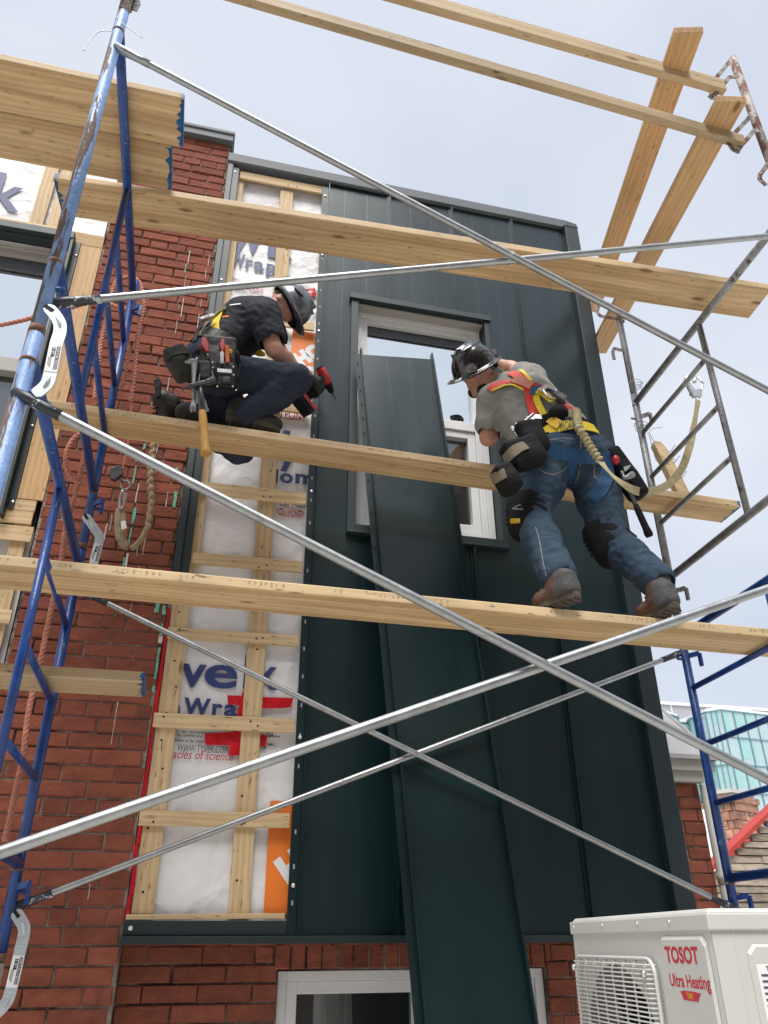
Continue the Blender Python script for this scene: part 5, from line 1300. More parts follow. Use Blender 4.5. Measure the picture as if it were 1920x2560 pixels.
    def mesh(s):
        F = s.F; S = F < 0; n = s.n; N = n - 1
        cnt = np.zeros(N, np.float32); pos = np.zeros((3, *N), np.float32)
        for ax in range(3):
            s0 = [slice(None)] * 3; s1 = [slice(None)] * 3; s0[ax] = slice(0, -1); s1[ax] = slice(1, None)
            A, B = F[tuple(s0)], F[tuple(s1)]; cr = (A < 0) != (B < 0)
            I = np.argwhere(cr); t = A[cr] / (A[cr] - B[cr])
            o = [x for x in range(3) if x != ax]
            P = I.astype(np.float32); P[:, ax] += t
            for da in (0, -1):
                for db in (0, -1):
                    J = I.copy(); J[:, o[0]] += da; J[:, o[1]] += db
                    ok = (J >= 0).all(1) & (J < N).all(1); Jk = tuple(J[ok].T)
                    np.add.at(cnt, Jk, 1)
                    for d in range(3): np.add.at(pos[d], Jk, P[ok][:, d])
        act = cnt > 0; idx = np.full(N, -1, np.int64); idx[act] = np.arange(int(act.sum()))
        verts = np.stack([pos[d][act] / cnt[act] for d in range(3)], 1) * s.h + s.lo
        quads = []
        for ax in range(3):
            s0 = [slice(None)] * 3; s1 = [slice(None)] * 3; s0[ax] = slice(0, -1); s1[ax] = slice(1, None)
            A, B = S[tuple(s0)], S[tuple(s1)]; I = np.argwhere(A != B); fl = A[A != B]
            u, v = (ax + 1) % 3, (ax + 2) % 3
            def at_(du, dv):
                J = I.copy(); J[:, u] += du; J[:, v] += dv; return J
            Js = [at_(-1, -1), at_(0, -1), at_(0, 0), at_(-1, 0)]
            ok = np.all([((J >= 0).all(1) & (J < N).all(1)) for J in Js], 0)
            q = np.stack([idx[tuple(J[ok].T)] for J in Js], 1); f = fl[ok]; q[~f] = q[~f][:, ::-1]; quads.append(q)
        return verts, np.concatenate(quads)
    def build(s, name, mats, parent, matfn=None, smooth_it=1):
        v, q = s.mesh()
        for _ in range(smooth_it):    # one light smoothing pass
            acc = np.zeros_like(v); c = np.zeros(len(v))
            for a in range(4):
                i, j = q[:, a], q[:, (a + 1) % 4]; np.add.at(acc, i, v[j]); np.add.at(acc, j, v[i]); np.add.at(c, i, 1); np.add.at(c, j, 1)
            v = v * .5 + .5 * acc / np.maximum(c, 1)[:, None]
        ctr = V((v.min(0) + v.max(0)) / 2)
        me = bpy.data.meshes.new(name); me.from_pydata((v - np.array(ctr)).tolist(), [], q.tolist())
        for m in (mats if isinstance(mats, list) else [mats]): me.materials.append(MT[m])
        me.polygons.foreach_set('use_smooth', [True] * len(q))
        if matfn is not None:
            me.polygons.foreach_set('material_index', matfn(v[q].mean(1)).astype(int).tolist())
        me.update(); ob = bpy.data.objects.new(name, me); _link(ob, parent, Matrix.Translation(ctr))
        ob['_n'] = 0; del ob['_n']
        BV[ob.name] = BVHTree.FromPolygons([V(p) for p in v], q.tolist())
        return ob
BV = {}
def fieldfor(pts, pad, h):
    a = np.array([tuple(p) for p in pts]); return Field(a.min(0) - pad, a.max(0) + pad, h)
def P(q): return onY(*q)
def drape(objs, pts, width, name, m, parent, off=0.004, thick=0.004, step=5.0, sag=None):
    """a flat strap laid over the clothing along the given line"""
    trees = [BV[o.name] for o in objs]; path = []
    for i in range(len(pts) - 1):
        (x0, y0), (x1, y1) = pts[i], pts[i + 1]; k = max(1, int(math.hypot(x1 - x0, y1 - y0) / step))
        for j in range(k): path.append((x0 + (x1 - x0) * j / k, y0 + (y1 - y0) * j / k))
    path.append(pts[-1]); H = []
    for (x, y) in path:
        d = V(ray(x, y)).normalized(); best = None
        for t in trees:
            h = t.ray_cast(V(CAM), d)
            if h[0] is not None and (best is None or h[3] < best[2]): best = (h[0], h[1], h[3])
        if best: H.append([best[0], best[1]])
    if len(H) < 2: return None
    for _ in range(3):
        H = [H[0]] + [[(H[i - 1][0] + H[i][0] * 2 + H[i + 1][0]) / 4, (H[i - 1][1] + H[i][1] * 2 + H[i + 1][1]).normalized()] for i in range(1, len(H) - 1)] + [H[-1]]
    mb = MB(); vs_ = []
    for i, (p, n_) in enumerate(H):
        d = (H[min(i + 1, len(H) - 1)][0] - H[max(0, i - 1)][0]).normalized(); s_ = n_.cross(d).normalized()
        for (a, b) in ((-1, off), (1, off), (1, off + thick), (-1, off + thick)): vs_.append(p + s_ * (a * width / 2) + n_ * b)
    n = len(H); fs_ = [(0, 1, 2, 3), tuple((n - 1) * 4 + k for k in (3, 2, 1, 0))]
    for i in range(n - 1):
        for k in range(4): a, b = i * 4 + k, i * 4 + (k + 1) % 4; fs_.append((a, a + 4, b + 4, b))
    mb.add(vs_, fs_, 0, False); return mb.build(name, m, parent)
def ax3(f, up):
    f = V(f).normalized(); up = V(up); up = (up - f * up.dot(f)).normalized(); return f, f.cross(up).normalized(), up   # forward, right, up

def head_prims(f, c, F, U, k=.012):
    F, R_, U = ax3(F, U); c = V(c)
    f.ell(c + U * .03 - F * .008, (F, R_, U), (.098, .077, .088), .02)
    f.cap(c - U * .005 + F * .03, c - U * .075 + F * .052, .062, .038, .03, flat=(R_, 1.05))
    f.cap(c + F * .085 + U * .012, c + F * .104 - U * .022, .011, .015, .012)          # nose
    f.cap(c + F * .092 - U * .022 + R_ * .012, c + F * .092 - U * .022 - R_ * .012, .009, .009, .008)
    f.cap(c + F * .083 + U * .022 + R_ * .045, c + F * .093 + U * .02 , .012, .012, .012); f.cap(c + F * .083 + U * .022 - R_ * .045, c + F * .093 + U * .02, .012, .012, .012)  # brow
    for s in (1, -1):
        f.ell(c + F * .086 + R_ * (.031 * s) + U * .004, (F, R_, U), (.012, .015, .010), .008, sub=True)
        f.ell(c + F * .078 + R_ * (.031 * s) + U * .004, (F, R_, U), (.012, .013, .011), .004)
        f.ell(c - F * .004 + R_ * (.080 * s) - U * .004, (F * .9 - R_ * (.3 * s), R_, U), (.022, .009, .033), .006)   # ear
        f.ell(c + F * .002 + R_ * (.090 * s) - U * .002, (F, R_, U), (.012, .006, .018), .004, sub=True)
    f.cap(c + F * .086 - U * .046 + R_ * .022, c + F * .086 - U * .046 - R_ * .022, .008, .008, .008)
    f.cap(c + F * .100 - U * .046 + R_ * .02, c + F * .100 - U * .046 - R_ * .02, .004, .004, .003, sub=True)
    f.cap(c + F * .084 - U * .056 + R_ * .017, c + F * .084 - U * .056 - R_ * .017, .008, .008, .006)
    f.ell(c + F * .078 - U * .083, (F, R_, U), (.024, .028, .020), .015)

def hard_hat(root, c, F, U, m, full_brim=False, peak=.055, knob=False):
    """dome with ridges, rim, peak and suspension; c = centre of the rim ellipse"""
    F, R_, U = ax3(F, U); c = V(c); f = fieldfor([c - V((.24, .24, .24)), c + V((.24, .24, .24))], 0, .0042)
    f.ell(c + U * .012, (F, R_, U), (.143, .116, .138), .01)
    f.cap(c + U * .142 - F * .07, c + U * .142 + F * .07, .012, .012, .02); 
    for s in (1, -1): f.cap(c + U * .128 - F * .075 + R_ * (.045 * s), c + U * .128 + F * .075 + R_ * (.045 * s), .008, .008, .02)
    if full_brim: f.ell(c - U * .004 + F * .008, (F, R_, U), (.186, .158, .011), .018)
    else:
        f.ell(c - U * .002, (F, R_, U), (.156, .128, .012), .012)
        f.ell(c - U * .008 + F * .095, (F - U * .12, R_, U), (.10 + peak * .45, .098, .010), .014)
    f.ell(c - U * .006, (F, R_, U), (.136, .109, .132), .004, sub=True)
    f.cut(c - U * .016, -U, .004)
    hat = f.build('hard_hat', m, root)
    g = MB(); pts = [c - U * .004 + F * (.105 * math.cos(a)) + R_ * (.086 * math.sin(a)) for a in [2 * math.pi * i / 28 for i in range(29)]]
    g.tube(pts, .012, 6, flat=(U, 1.6), cap=False)
    if knob: g.tube([c - F * .115 - U * .03, c - F * .142 - U * .03], .024, 18); g.bar(c - F * .108 - U * .03 - R_ * .07, c - F * .108 - U * .03 + R_ * .07, .03, .012, up=F)
    g.build('suspension', 'nylon', hat)
    return hat, (F, R_, U)

def gloved_hand(root, Hc, axis, palm_dir, m='glove', r=.030, wrist=None, name='glove'):
    """hand closed round a grip: axis = grip axis (thumb side up), palm_dir points from the grip to the palm"""
    H = V(axis).normalized(); Pd = V(palm_dir); Pd = (Pd - H * Pd.dot(H)).normalized(); Q = H.cross(Pd).normalized(); Hc = V(Hc)
    f = fieldfor([Hc - V((.13, .13, .13)), Hc + V((.13, .13, .13))] + ([wrist] if wrist is not None else []), .03, .0035)
    pc = Hc + Pd * (r + .016); f.box(pc, (H, Q, Pd), (.044, .040, .016), .014, .012)
    if wrist is not None: f.cap(pc, wrist, .032, .036, .02)
    lens = [330, 345, 335, 300]
    for j in range(4):
        o = H * ((1.5 - j) * .0215); pts = []
        for k in range(6):
            a = math.radians(40 + (lens[j] - 110 - 40) * k / 5); pts.append(Hc + o + (Pd * math.cos(a) + Q * math.sin(a)) * (r + .010))
        f.chain(pts, [.0115, .0115, .011, .0105, .0098, .009], .004)
    th = [Hc + H * .035 + (Pd * math.cos(a) + Q * math.sin(a)) * (r + .012) for a in [math.radians(x) for x in (-25, -60, -95, -130)]]
    f.chain(th, [.016, .0135, .0125, .011], .006)
    return f.build(name, m, root)

def bootsole(f, heel, toe, up, h=.028): 
    d = (V(toe) - V(heel)); f.box((V(heel) + V(toe)) / 2, ax3(d, up), (d.length / 2, .046, h / 2), .012, .004)
def boot(root, ankle, heel, toe, up, mats, top_r=.058, split=None, sole_m='sole'):
    ankle, heel, toe, up = V(ankle), V(heel), V(toe), V(up).normalized(); d = (toe - heel).normalized(); up = (up - d * up.dot(d)).normalized(); L = (toe - heel).length
    f = fieldfor([ankle, heel, toe], .12, .006)
    f.cap(ankle + (ankle - (heel + d * .07)).normalized() * .03, heel + d * .085 + up * .05, top_r, .052, .03)
    f.cap(heel + d * .05 + up * .040, toe - d * .045 + up * .034, .046, .040, .03); f.ell(toe - d * .055 + up * .034, (d, d.cross(up), up), (.062, .049, .038), .02)
    f.cap(heel + d * .045 + up * .03, heel + d * .055 + up * .09, .046, .050, .02)
    for k in range(4): p = heel + d * (.12 + .026 * k) + up * (.105 - .012 * k); f.cap(p + d.cross(up) * .024, p - d.cross(up) * .024, .005, .005, .004)
    f.cut(heel + up * .014, -up); f.wrinkle(.0015, 60, 3)
    b = f.build('boot', mats, root, matfn=split)
    g = MB(); n = d.cross(up); out = []
    for i in range(24):
        a = 2 * math.pi * i / 24; x = math.cos(a); y = math.sin(a); wv = .044 * (1 - .12 * (x < 0)) * (abs(y) ** .7) * (1 if y > 0 else -1)
        out.append((heel + toe) / 2 + d * (L / 2 * (abs(x) ** .6) * (1 if x > 0 else -1)) + n * wv - up * .012)
    g.prism(out, up * .030)
    for i in range(7):
        t = -.8 + 1.6 * i / 6; c = (heel + toe) / 2 + d * (L / 2 * t) - up * .014; g.obox(c, n, d, up, .034, .008, .005)
    g.build('sole', sole_m, b, .002)
    return b

# ---------------------------------------------------------------- kneeling worker in black
K = {k: P(v) for k, v in dict(pel=(525, 912, -.44), wai=(558, 870, -.44), che=(618, 810, -.44), upp=(652, 788, -.43), neck=(678, 776, -.42), head=(705, 767, -.42),
     shR=(662, 796, -.585), elR=(684, 872, -.59), wrR=(752, 935, -.36), shL=(662, 782, -.27), elL=(700, 884, -.22), wrL=(752, 934, -.17),
     hpR=(552, 934, -.53), knR=(738, 950, -.55), anR=(612, 1040, -.50), hpL=(542, 928, -.36), knL=(598, 1120, -.215), anL=(468, 1040, -.30)).items()}
kn = thing('person', 'worker in black t-shirt and navy trousers kneeling on the middle plank with a drill', 'person', onY(600, 1050, -.45))
hF, hU = V((.50, -.10, -.86)), V((.88, -.14, .47))
def body(root, J, F, U, hand=None, extra=()):
    pts = list(J.values()); f = fieldfor(pts, .2, .008)
    f.cap(J['pel'], J['wai'], .12, .11, .05); f.cap(J['wai'], J['che'], .11, .125, .05); f.cap(J['che'], J['upp'], .125, .085, .05); f.cap(J['upp'], J['head'], .062, .055, .03)
    f.cap(J['shR'], J['shL'], .07, .07, .05)
    for s in 'RL':
        f.cap(J['sh' + s], J['el' + s], .056, .045, .03); f.cap(J['el' + s], lerp(J['el' + s], J['wr' + s], .3), .045, .046, .02); f.cap(lerp(J['el' + s], J['wr' + s], .3), J['wr' + s], .046, .030, .02)
        f.cap(J['hp' + s], J['kn' + s], .08, .055, .04); f.cap(J['kn' + s], lerp(J['kn' + s], J['an' + s], .35), .052, .054, .03); f.cap(lerp(J['kn' + s], J['an' + s], .35), J['an' + s], .054, .036, .03)
    for (a, b, r1, r2) in extra: f.cap(a, b, r1, r2, .01)
    # fingers of the bare far hand
    head_prims(f, J['head'], F, U)
    return f.build('body', 'skin', root)
def open_hand(wr, el, n_, curl=.5):
    d = (wr - el).normalized(); n_ = V(n_); n_ = (n_ - d * n_.dot(d)).normalized(); s = d.cross(n_); out = [(wr, wr + d * .05 + s * .012, .03, .024), (wr, wr + d * .05 - s * .012, .03, .024), (wr + d * .04 + s * .02, wr + d * .085 + s * .03, .014, .012), (wr + d * .04 - s * .02, wr + d * .085 - s * .03, .014, .012)]
    for j, L in enumerate((.066, .075, .07, .055)):
        b = wr + d * .085 + s * ((j - 1.5) * .0205); m_ = b + d * (L * .5) - n_ * (curl * .02); e = m_ + d * (L * .4) - n_ * (curl * .045); out += [(b, m_, .0095, .009), (m_, e, .009, .0078)]
    b = wr + d * .03 + s * .032; out += [(b, b + d * .035 + s * .02 - n_ * .01, .013, .011), (b + d * .035 + s * .02 - n_ * .01, b + d * .06 + s * .022 - n_ * .03, .011, .009)]
    return out
kbody = body(kn, K, hF, hU, extra=open_hand(K['wrL'], K['elL'], V((0, -1, .3))))
f = fieldfor([K[k] for k in ('pel', 'wai', 'che', 'upp', 'shR', 'shL', 'neck')] + [lerp(K['shR'], K['elR'], .6), lerp(K['shL'], K['elL'], .6)], .2, .0065)
f.cap(K['pel'], K['wai'], .135, .130, .05); f.cap(K['wai'], K['che'], .130, .142, .06); f.cap(K['che'], K['upp'], .142, .095, .06); f.cap(K['shR'], K['shL'], .084, .084, .06)
f.cap(K['upp'], lerp(K['upp'], K['neck'], .7), .085, .062, .03)
for s in 'RL': f.cap(K['sh' + s], lerp(K['sh' + s], K['el' + s], .62), .084, .080, .035)
f.cap(K['neck'], K['head'], .066, .06, .01, sub=True)
for s in 'RL':
    d = (K['el' + s] - K['sh' + s]).normalized(); e = lerp(K['sh' + s], K['el' + s], .60)
    f.cap(e - d * .03, e + d * .2, .066, .066, .006, sub=True)
    if s == 'R':
        n_ = (d + V((-.25, 0, 0))).normalized()
f.wrinkle(.0055, 62, 4)
kshirt = f.build('tshirt', 'blackshirt', kn)
f = fieldfor([K[k] for k in ('pel', 'wai', 'hpR', 'hpL', 'knR', 'knL', 'anR', 'anL')], .17, .007)
f.cap(K['pel'], lerp(K['pel'], K['wai'], .7), .150, .138, .05); f.cap(K['hpR'], K['hpL'], .12, .12, .05)
for s in 'RL':
    f.cap(K['hp' + s], K['kn' + s], .108, .080, .04); f.cap(K['kn' + s], lerp(K['kn' + s], K['an' + s], .4), .082, .082, .03); f.cap(lerp(K['kn' + s], K['an' + s], .4), lerp(K['kn' + s], K['an' + s], 1.02), .082, .070, .03)
    d = (K['an' + s] - K['kn' + s]).normalized(); f.cap(K['an' + s] + d * .0, K['an' + s] + d * .15, .058, .058, .006, sub=True)
d = (K['wai'] - K['pel']).normalized(); f.wrinkle(.0065, 60, 9)
kpants = f.build('trousers', 'darkjeans', kn)
boot(kn, K['anR'], P((563, 1046, -.50)), P((700, 1080, -.47)), V((0, -.15, 1)), 'boot_dark', .060)
boot(kn, K['anL'], P((452, 1000, -.33)), P((440, 1055, -.30)) + V((-.05, 0, -.09)), V((-1, -.5, .1)), 'boot_dark', .056)
f = fieldfor([P((470, 1030, -.36))], .12, .006); f.ell(P((473, 1030, -.40)), (V((1, 0, .2)), V((0, 1, 0)), V((-.2, 0, 1))), (.075, .05, .055), .01); f.wrinkle(.002, 60, 2); f.build('knee_pad', 'boot_brown' if False else 'olive', kn)
khat, (a_, b_, c_) = hard_hat(kn, K['head'] + hU * .028 + hF * .012, hF, hU, 'hat_grey', peak=.07)
f = fieldfor([K['head']], .17, .0055); F_, R_, U_ = ax3(hF, hU); f.ell(K['head'] + U_ * .032 - F_ * .012, (F_, R_, U_), (.100, .079, .088), .01); f.cut(K['head'] + F_ * .030, F_); f.cut(K['head'] - U_ * .012, -U_, .01); f.cut(K['head'] + U_ * .05, U_)
f.build('hair', 'hair', kn)
g = MB(); cG = K['head'] + hU * .075 - V(hF) * .13 + V((0, -.05, 0)); g.ellipsoid(cG, hF, hU, V((0, 1, 0)), .028, .05, .04, 16, 8); g.tube([cG, K['head'] + hU * .07 + V((.0, -.115, 0)), K['head'] + hU * .05 + V((.06, -.12, -.04))], .006, 6); g.build('safety_goggles', 'nylon', kn)
# drill
Dd = V((.066, .050, -.080)).normalized(); mo = P((813, 948, -.175)); hb_ = P((762, 1004, -.21))
dr_root = thing('impact_driver', 'red and black cordless impact driver held in the black gloved hand', 'drill', mo)
g = MB(); g.tube([mo - Dd * .075, mo - Dd * .068, mo - Dd * .01, mo + Dd * .035], [.024, .030, .032, .029], 20); g.build('motor_housing', 'toolred', dr_root)
g = MB(); g.tube([mo + Dd * .034, mo + Dd * .055, mo + Dd * .085, mo + Dd * .09], [.027, .023, .016, .012], 18); g.tube([mo - Dd * .08, mo - Dd * .07], [.022, .029], 16); g.build('nose_cone', 'nylon', dr_root)
g = MB(); g.tube([mo + Dd * .088, mo + Dd * .112, mo + Dd * .113, mo + Dd * .145], [.009, .008, .0035, .003], 10); g.build('driver_bit', 'darksteel', dr_root)
grip_d = (hb_ - mo).normalized()
g = MB(); g.tube([mo - Dd * .02 + grip_d * .02, mo - Dd * .02 + grip_d * .06, hb_ - grip_d * .02], [.022, .020, .025], 14); g.build('grip', 'nylon', dr_root)
g = MB(); fw_ = (Dd - grip_d * Dd.dot(grip_d)).normalized(); sdw = grip_d.cross(fw_); g.obox(hb_ + fw_ * .012, fw_, sdw, grip_d, .062, .036, .014); g.build('battery_foot', 'toolred', dr_root, .004)
g = MB(); g.obox(hb_ + fw_ * .010 + grip_d * .034, fw_, sdw, grip_d, .060, .038, .022); g.build('battery', 'nylon', dr_root, .006)
g = MB(); gc = lerp(mo - Dd * .02, hb_, .48)
gloved_hand(kn, gc, -grip_d, (K['wrR'] - gc), wrist=K['wrR'] + (K['wrR'] - K['elR']).normalized() * .01)
# tool belt
def ringbelt(root, c, ax, rx, ry, h, m, name='tool_belt', n=40, up=None):
    F_, R_, U_ = ax3(V((0, 1, 0)) if up is None else up, ax); g = MB(); vs_, fs_ = [], []
    for i in range(n):
        a = 2 * math.pi * i / n; e = V(c) + R_ * (rx * math.cos(a)) + F_ * (ry * math.sin(a)); o = (R_ * (math.cos(a) / rx) + F_ * (math.sin(a) / ry)).normalized()
        vs_ += [e - U_ * h / 2, e + U_ * h / 2, e + U_ * h / 2 + o * .006, e - U_ * h / 2 + o * .006]
    for i in range(n):
        for k in range(4): a, b = i * 4 + k, i * 4 + (k + 1) % 4; j = (i + 1) % n; fs_.append((a, j * 4 + k, j * 4 + (k + 1) % 4, b))
    g.add(vs_, fs_, 0, False); return g.build(name, m, root)
kax = (K['wai'] - K['pel']).normalized(); kc = lerp(K['pel'], K['wai'], .62)
kbelt = ringbelt(kn, kc, kax, .152, .152, .075, 'leather')
def pouch(root, corners, Y, depth, m, name, rd=.014, tilt=0.0, h=.0055, extra=None, flare=0.0):
    """soft bag: outline in the plane Y, bulging toward the viewer"""
    Q = [P((*q, Y)) for q in corners]; c = sum(Q, V()) / len(Q); ux = ((Q[1] - Q[0]) + (Q[2] - Q[3])).normalized(); uz = ((Q[0] - Q[3]) + (Q[1] - Q[2])); uz = (uz - ux * uz.dot(ux)).normalized(); uy = uz.cross(ux)
    if uy.y > 0: uy = -uy
    w = ((Q[1] - Q[0]).length + (Q[2] - Q[3]).length) / 4; hh = ((Q[0] - Q[3]).length + (Q[1] - Q[2]).length) / 4
    f = fieldfor([c], max(w, hh) + depth + .04, h); f.box(c + uy * depth / 2, (ux, uy, uz), (w, depth / 2, hh), rd, .01)
    if flare: f.ell(c + uy * (depth * .5) - uz * hh * .25, (ux, uy, uz), (w * .98, depth * (.5 + flare), hh * .7), .03)
    if extra: extra(f, c, ux, uy, uz, w, hh)
    f.wrinkle(.0018, 40, len(corners) + int(w * 1000)); return f.build(name, m, root), (c, ux, uy, uz, w, hh)
pch, fr_ = pouch(kbelt, [(496, 850), (590, 862), (590, 976), (505, 970)], -.60, .06, 'leather', 'tool_pouch', flare=.1)
pouch(kbelt, [(494, 905), (531, 905), (531, 955), (496, 955)], -.665, .02, 'leather', 'pocket')
p2, _ = pouch(kbelt, [(540, 908), (588, 912), (586, 975), (542, 970)], -.665, .022, 'leather', 'pocket')
pouch(kbelt, [(587, 900), (603, 902), (600, 958), (585, 955)], -.62, .03, 'leather', 'pocket')
pouch(kbelt, [(550, 940), (582, 942), (580, 966), (551, 964)], -.69, .010, 'leather', 'pocket')
g = MB(); c0, ux, uy, uz, w, hh = _; cc_ = P((561, 927, -.70)); g.obox(cc_, ux, uz, uy, .036, .011, .0015); g.build('name_plate', 'chrome', p2, .001)
g = MB()
for q in [(531, 906), (532, 918), (583, 917), (584, 937), (543, 966), (582, 966), (590, 975), (492, 896)]: g.ellipsoid(P((*q, -.705)), XD, ZD, V((0, -1, 0)), .006, .006, .003, 8, 4)
g.pieces('rivet', 'chrome', kbelt)
pouch(kbelt, [(419, 900), (478, 882), (474, 950), (432, 966)], -.54, .10, 'olive', 'drop_pouch', flare=.12)
g = MB(); g.tube(spline([P((418, 902, -.63)), P((432, 890, -.67)), P((460, 884, -.67)), P((477, 888, -.62))]), .007, 8); g.build('pouch_rim', 'leather', kbelt)
g = MB(); g.tube(spline([P((500, 935, -.69)), P((498, 958, -.71)), P((520, 962, -.73)), P((532, 952, -.73)), P((530, 925, -.69))]), .005, 8); g.build('hammer_loop', 'darksteel', kbelt)
g = MB(); g.prism([P((*q, -.5)) for q in [(384, 960), (396, 952), (404, 962), (402, 998), (392, 1000)]], V((0, -.03, 0))); g.build('side_holster', 'leather', kbelt, .003)
# harness on the back of the kneeling worker
drape([kshirt], [(556, 775), (548, 790), (540, 808), (536, 822), (545, 838), (560, 850)], .045, 'harness_strap', 'yellow', kn)
drape([kshirt], [(500, 845), (510, 818), (528, 795), (548, 782), (568, 770)], .034, 'harness_strap', 'taupe', kn, off=.012)
drape([kshirt], [(492, 860), (500, 835), (515, 812), (532, 800)], .03, 'harness_strap', 'leather', kn, off=.020)
g = MB(); g.obox(P((518, 795, -.60)), V((.8, .1, .6)), V((0, 1, 0)), V((-.6, 0, .8)), .045, .014, .010); g.build('harness_buckle', 'grey_steel', kn, .003)
drape([kshirt], [(575, 763), (588, 761), (602, 760)], .008, 'printed_mark', 'label_white', kn, off=.001, thick=.001)
drape([kshirt], [(556, 792), (562, 790), (568, 793), (572, 791)], .012, 'printed_mark', 'orange', kn, off=.001, thick=.001)
g = MB(); g.ellipsoid(P((642, 880, -.40)), V((1, 0, -.2)), V((0, 1, 0)), ZD, .052, .02, .022, 16, 8); g.build('harness_pad', 'yellow', kn)
g = MB(); g.obox(P((630, 860, -.42)), V((.5, 0, 1)), V((0, 1, 0)), XD, .05, .02, .016); g.build('chest_buckle', 'nylon', kn, .004)
# hand tools in the belt
def tool(name, label, cat, group=None): return thing(name, label, cat, P((500, 900, -.68)), group)
hm = thing('hammer', 'claw hammer with long yellow and black handle hanging from the kneeling worker\'s belt', 'hammer', P((508, 1040, -.75)))
ht, hbm = P((500, 962, -.73)), P((515, 1138, -.76)); hd = (hbm - ht).normalized()
g = MB(); m1 = lerp(ht, hbm, .44); g.tube([ht, lerp(ht, hbm, .1), m1], [.011, .015, .017], 10); g.build('handle', 'darksteel', hm)
g = MB(); g.tube([m1 - hd * .02, m1 + hd * .03, lerp(ht, hbm, .72), lerp(ht, hbm, .93), hbm - hd * .012, hbm], [.0175, .020, .0185, .021, .026, .020], 12); g.build('grip', 'fibre', hm)
g = MB(); g.tube(spline([P((455, 975, -.73)), P((470, 966, -.74)), P((492, 960, -.74)), P((515, 955, -.74)), P((530, 950, -.74))]), [.006] * 9 + [.011] * 8 + [.012] * 8 + [.014] * 8, 10); g.tube([P((530, 945, -.74)), P((533, 957, -.74))], .017, 12); g.build('hammer_head', 'darksteel', hm)
pb = thing('pry_bar', 'grey steel cat\'s paw pry bar hanging left of the yellow hammer', 'pry bar', P((484, 960, -.70)))
g = MB(); g.tube([P((486, 910, -.70)), P((484, 960, -.72)), P((483, 1005, -.73))], [.015, .008, .0075], 8); g.tube([P((483, 1003, -.73)), P((479, 1018, -.73)), P((479, 1030, -.73))], [.008, .011, .006], 8); g.tube([P((483, 1003, -.73)), P((487, 1018, -.73)), P((488, 1029, -.73))], [.008, .011, .006], 8); g.tube([P((462, 906, -.69)), P((478, 903, -.70)), P((494, 905, -.70))], [.006, .014, .016], 10); g.build('bar', 'grey_steel', pb)
def snips(label, q0, q1, w):
    t = thing('tin_snips', label, 'tin snips', P((*q1, -.67)), 'red handled tools'); a, b = P((*q0, -.66)), P((*q1, -.67)); d = (b - a).normalized()
    g = MB(); s_ = V((0, 1, 0)).cross(d).normalized(); g.prism([a - s_ * w * .4 + V((0, .012, 0)), a + s_ * w * .5 + V((0, .012, 0)), lerp(a, b, .45) + s_ * w + V((0, .012, 0)), b + s_ * w * .2 + V((0, .012, 0)), b - s_ * w * .4 + V((0, .012, 0)), lerp(a, b, .5) - s_ * w * .7 + V((0, .012, 0))], V((0, -.024, 0))); g.build('handle', 'toolred', t, .004)
    g = MB(); g.tube([b, b + d * .05], .008, 8); g.build('shank', 'darksteel', t)
snips('wide red handled snips in the kneeling worker\'s pouch, beside the pry bar', (510, 846), (518, 882), .024)
snips('narrow red handled pliers in the kneeling worker\'s pouch, beside the orange knife', (558, 850), (555, 884), .017)
t = thing('utility_knife', 'orange utility knife upright in the kneeling worker\'s pouch', 'utility knife', P((568, 890, -.69))); g = MB(); g.bar(P((567, 864, -.69)), P((569, 906, -.69)), .020, .012, up=(0, 1, 0)); g.build('handle', 'toolorange', t, .003); g = MB(); g.ellipsoid(P((576, 878, -.68)), XD, ZD, V((0, 1, 0)), .011, .014, .008, 10, 6); g.build('cap', 'yellowbit', t)
t = thing('marker', 'white marker upright in the kneeling worker\'s pouch', 'marker', P((555, 890, -.70))); g = MB(); g.tube([P((555, 880, -.70)), P((555, 882, -.70)), P((555, 906, -.70))], [.006, .009, .009], 10); g.build('barrel', 'label_white', t)
t = thing('screwdriver', 'dark screwdriver handle standing in the right hand pocket of the pouch', 'screwdriver', P((594, 890, -.67))); g = MB(); g.tube([P((593, 878, -.66)), P((594, 884, -.66)), P((595, 905, -.66))], [.008, .012, .011], 10); g.build('handle', 'nylon', t)

# ---------------------------------------------------------------- standing worker in jeans
Sj = {k: P(v) for k, v in dict(pel=(1424, 1120, -.80), wai=(1398, 1062, -.79), che=(1325, 1005, -.71), upp=(1282, 975, -.66), neck=(1242, 958, -.62), head=(1196, 938, -.60),
     shL=(1236, 1003, -.68), elL=(1221, 1094, -.63), wrL=(1266, 1012, -.42), shR=(1328, 948, -.55), elR=(1288, 926, -.32), wrR=(1248, 908, -.26),
     hpL=(1378, 1150, -.80), knL=(1326, 1290, -.84), anL=(1394, 1440, -1.03), hpR=(1470, 1152, -.80), knR=(1528, 1352, -.84), anR=(1642, 1452, -1.03)).items()}
st = thing('person', 'worker in grey t-shirt, jeans and red harness standing on the lower plank with back turned', 'person', P((1480, 1520, -.95)))
sF, sU = V((-.66, -.10, -.66)), V((-.52, -.50, .69))
sbody = body(st, Sj, sF, sU, extra=open_hand(Sj['wrL'], Sj['elL'], V((0, 0, 1))))
f = fieldfor([Sj[k] for k in ('pel', 'wai', 'che', 'upp', 'shR', 'shL', 'elL')], .19, .0065)
up_ = (Sj['che'] - Sj['pel']).normalized(); bk = V((.35, -.75, .45))
wl, wr_ = lerp(Sj['hpL'], Sj['shL'], .30), lerp(Sj['hpR'], Sj['shR'], .30)
f.cap(lerp(Sj['pel'], Sj['wai'], .8), Sj['che'], .135, .145, .05, flat=(bk, 1.12)); f.cap(Sj['che'], Sj['upp'], .145, .10, .05, flat=(bk, 1.1))
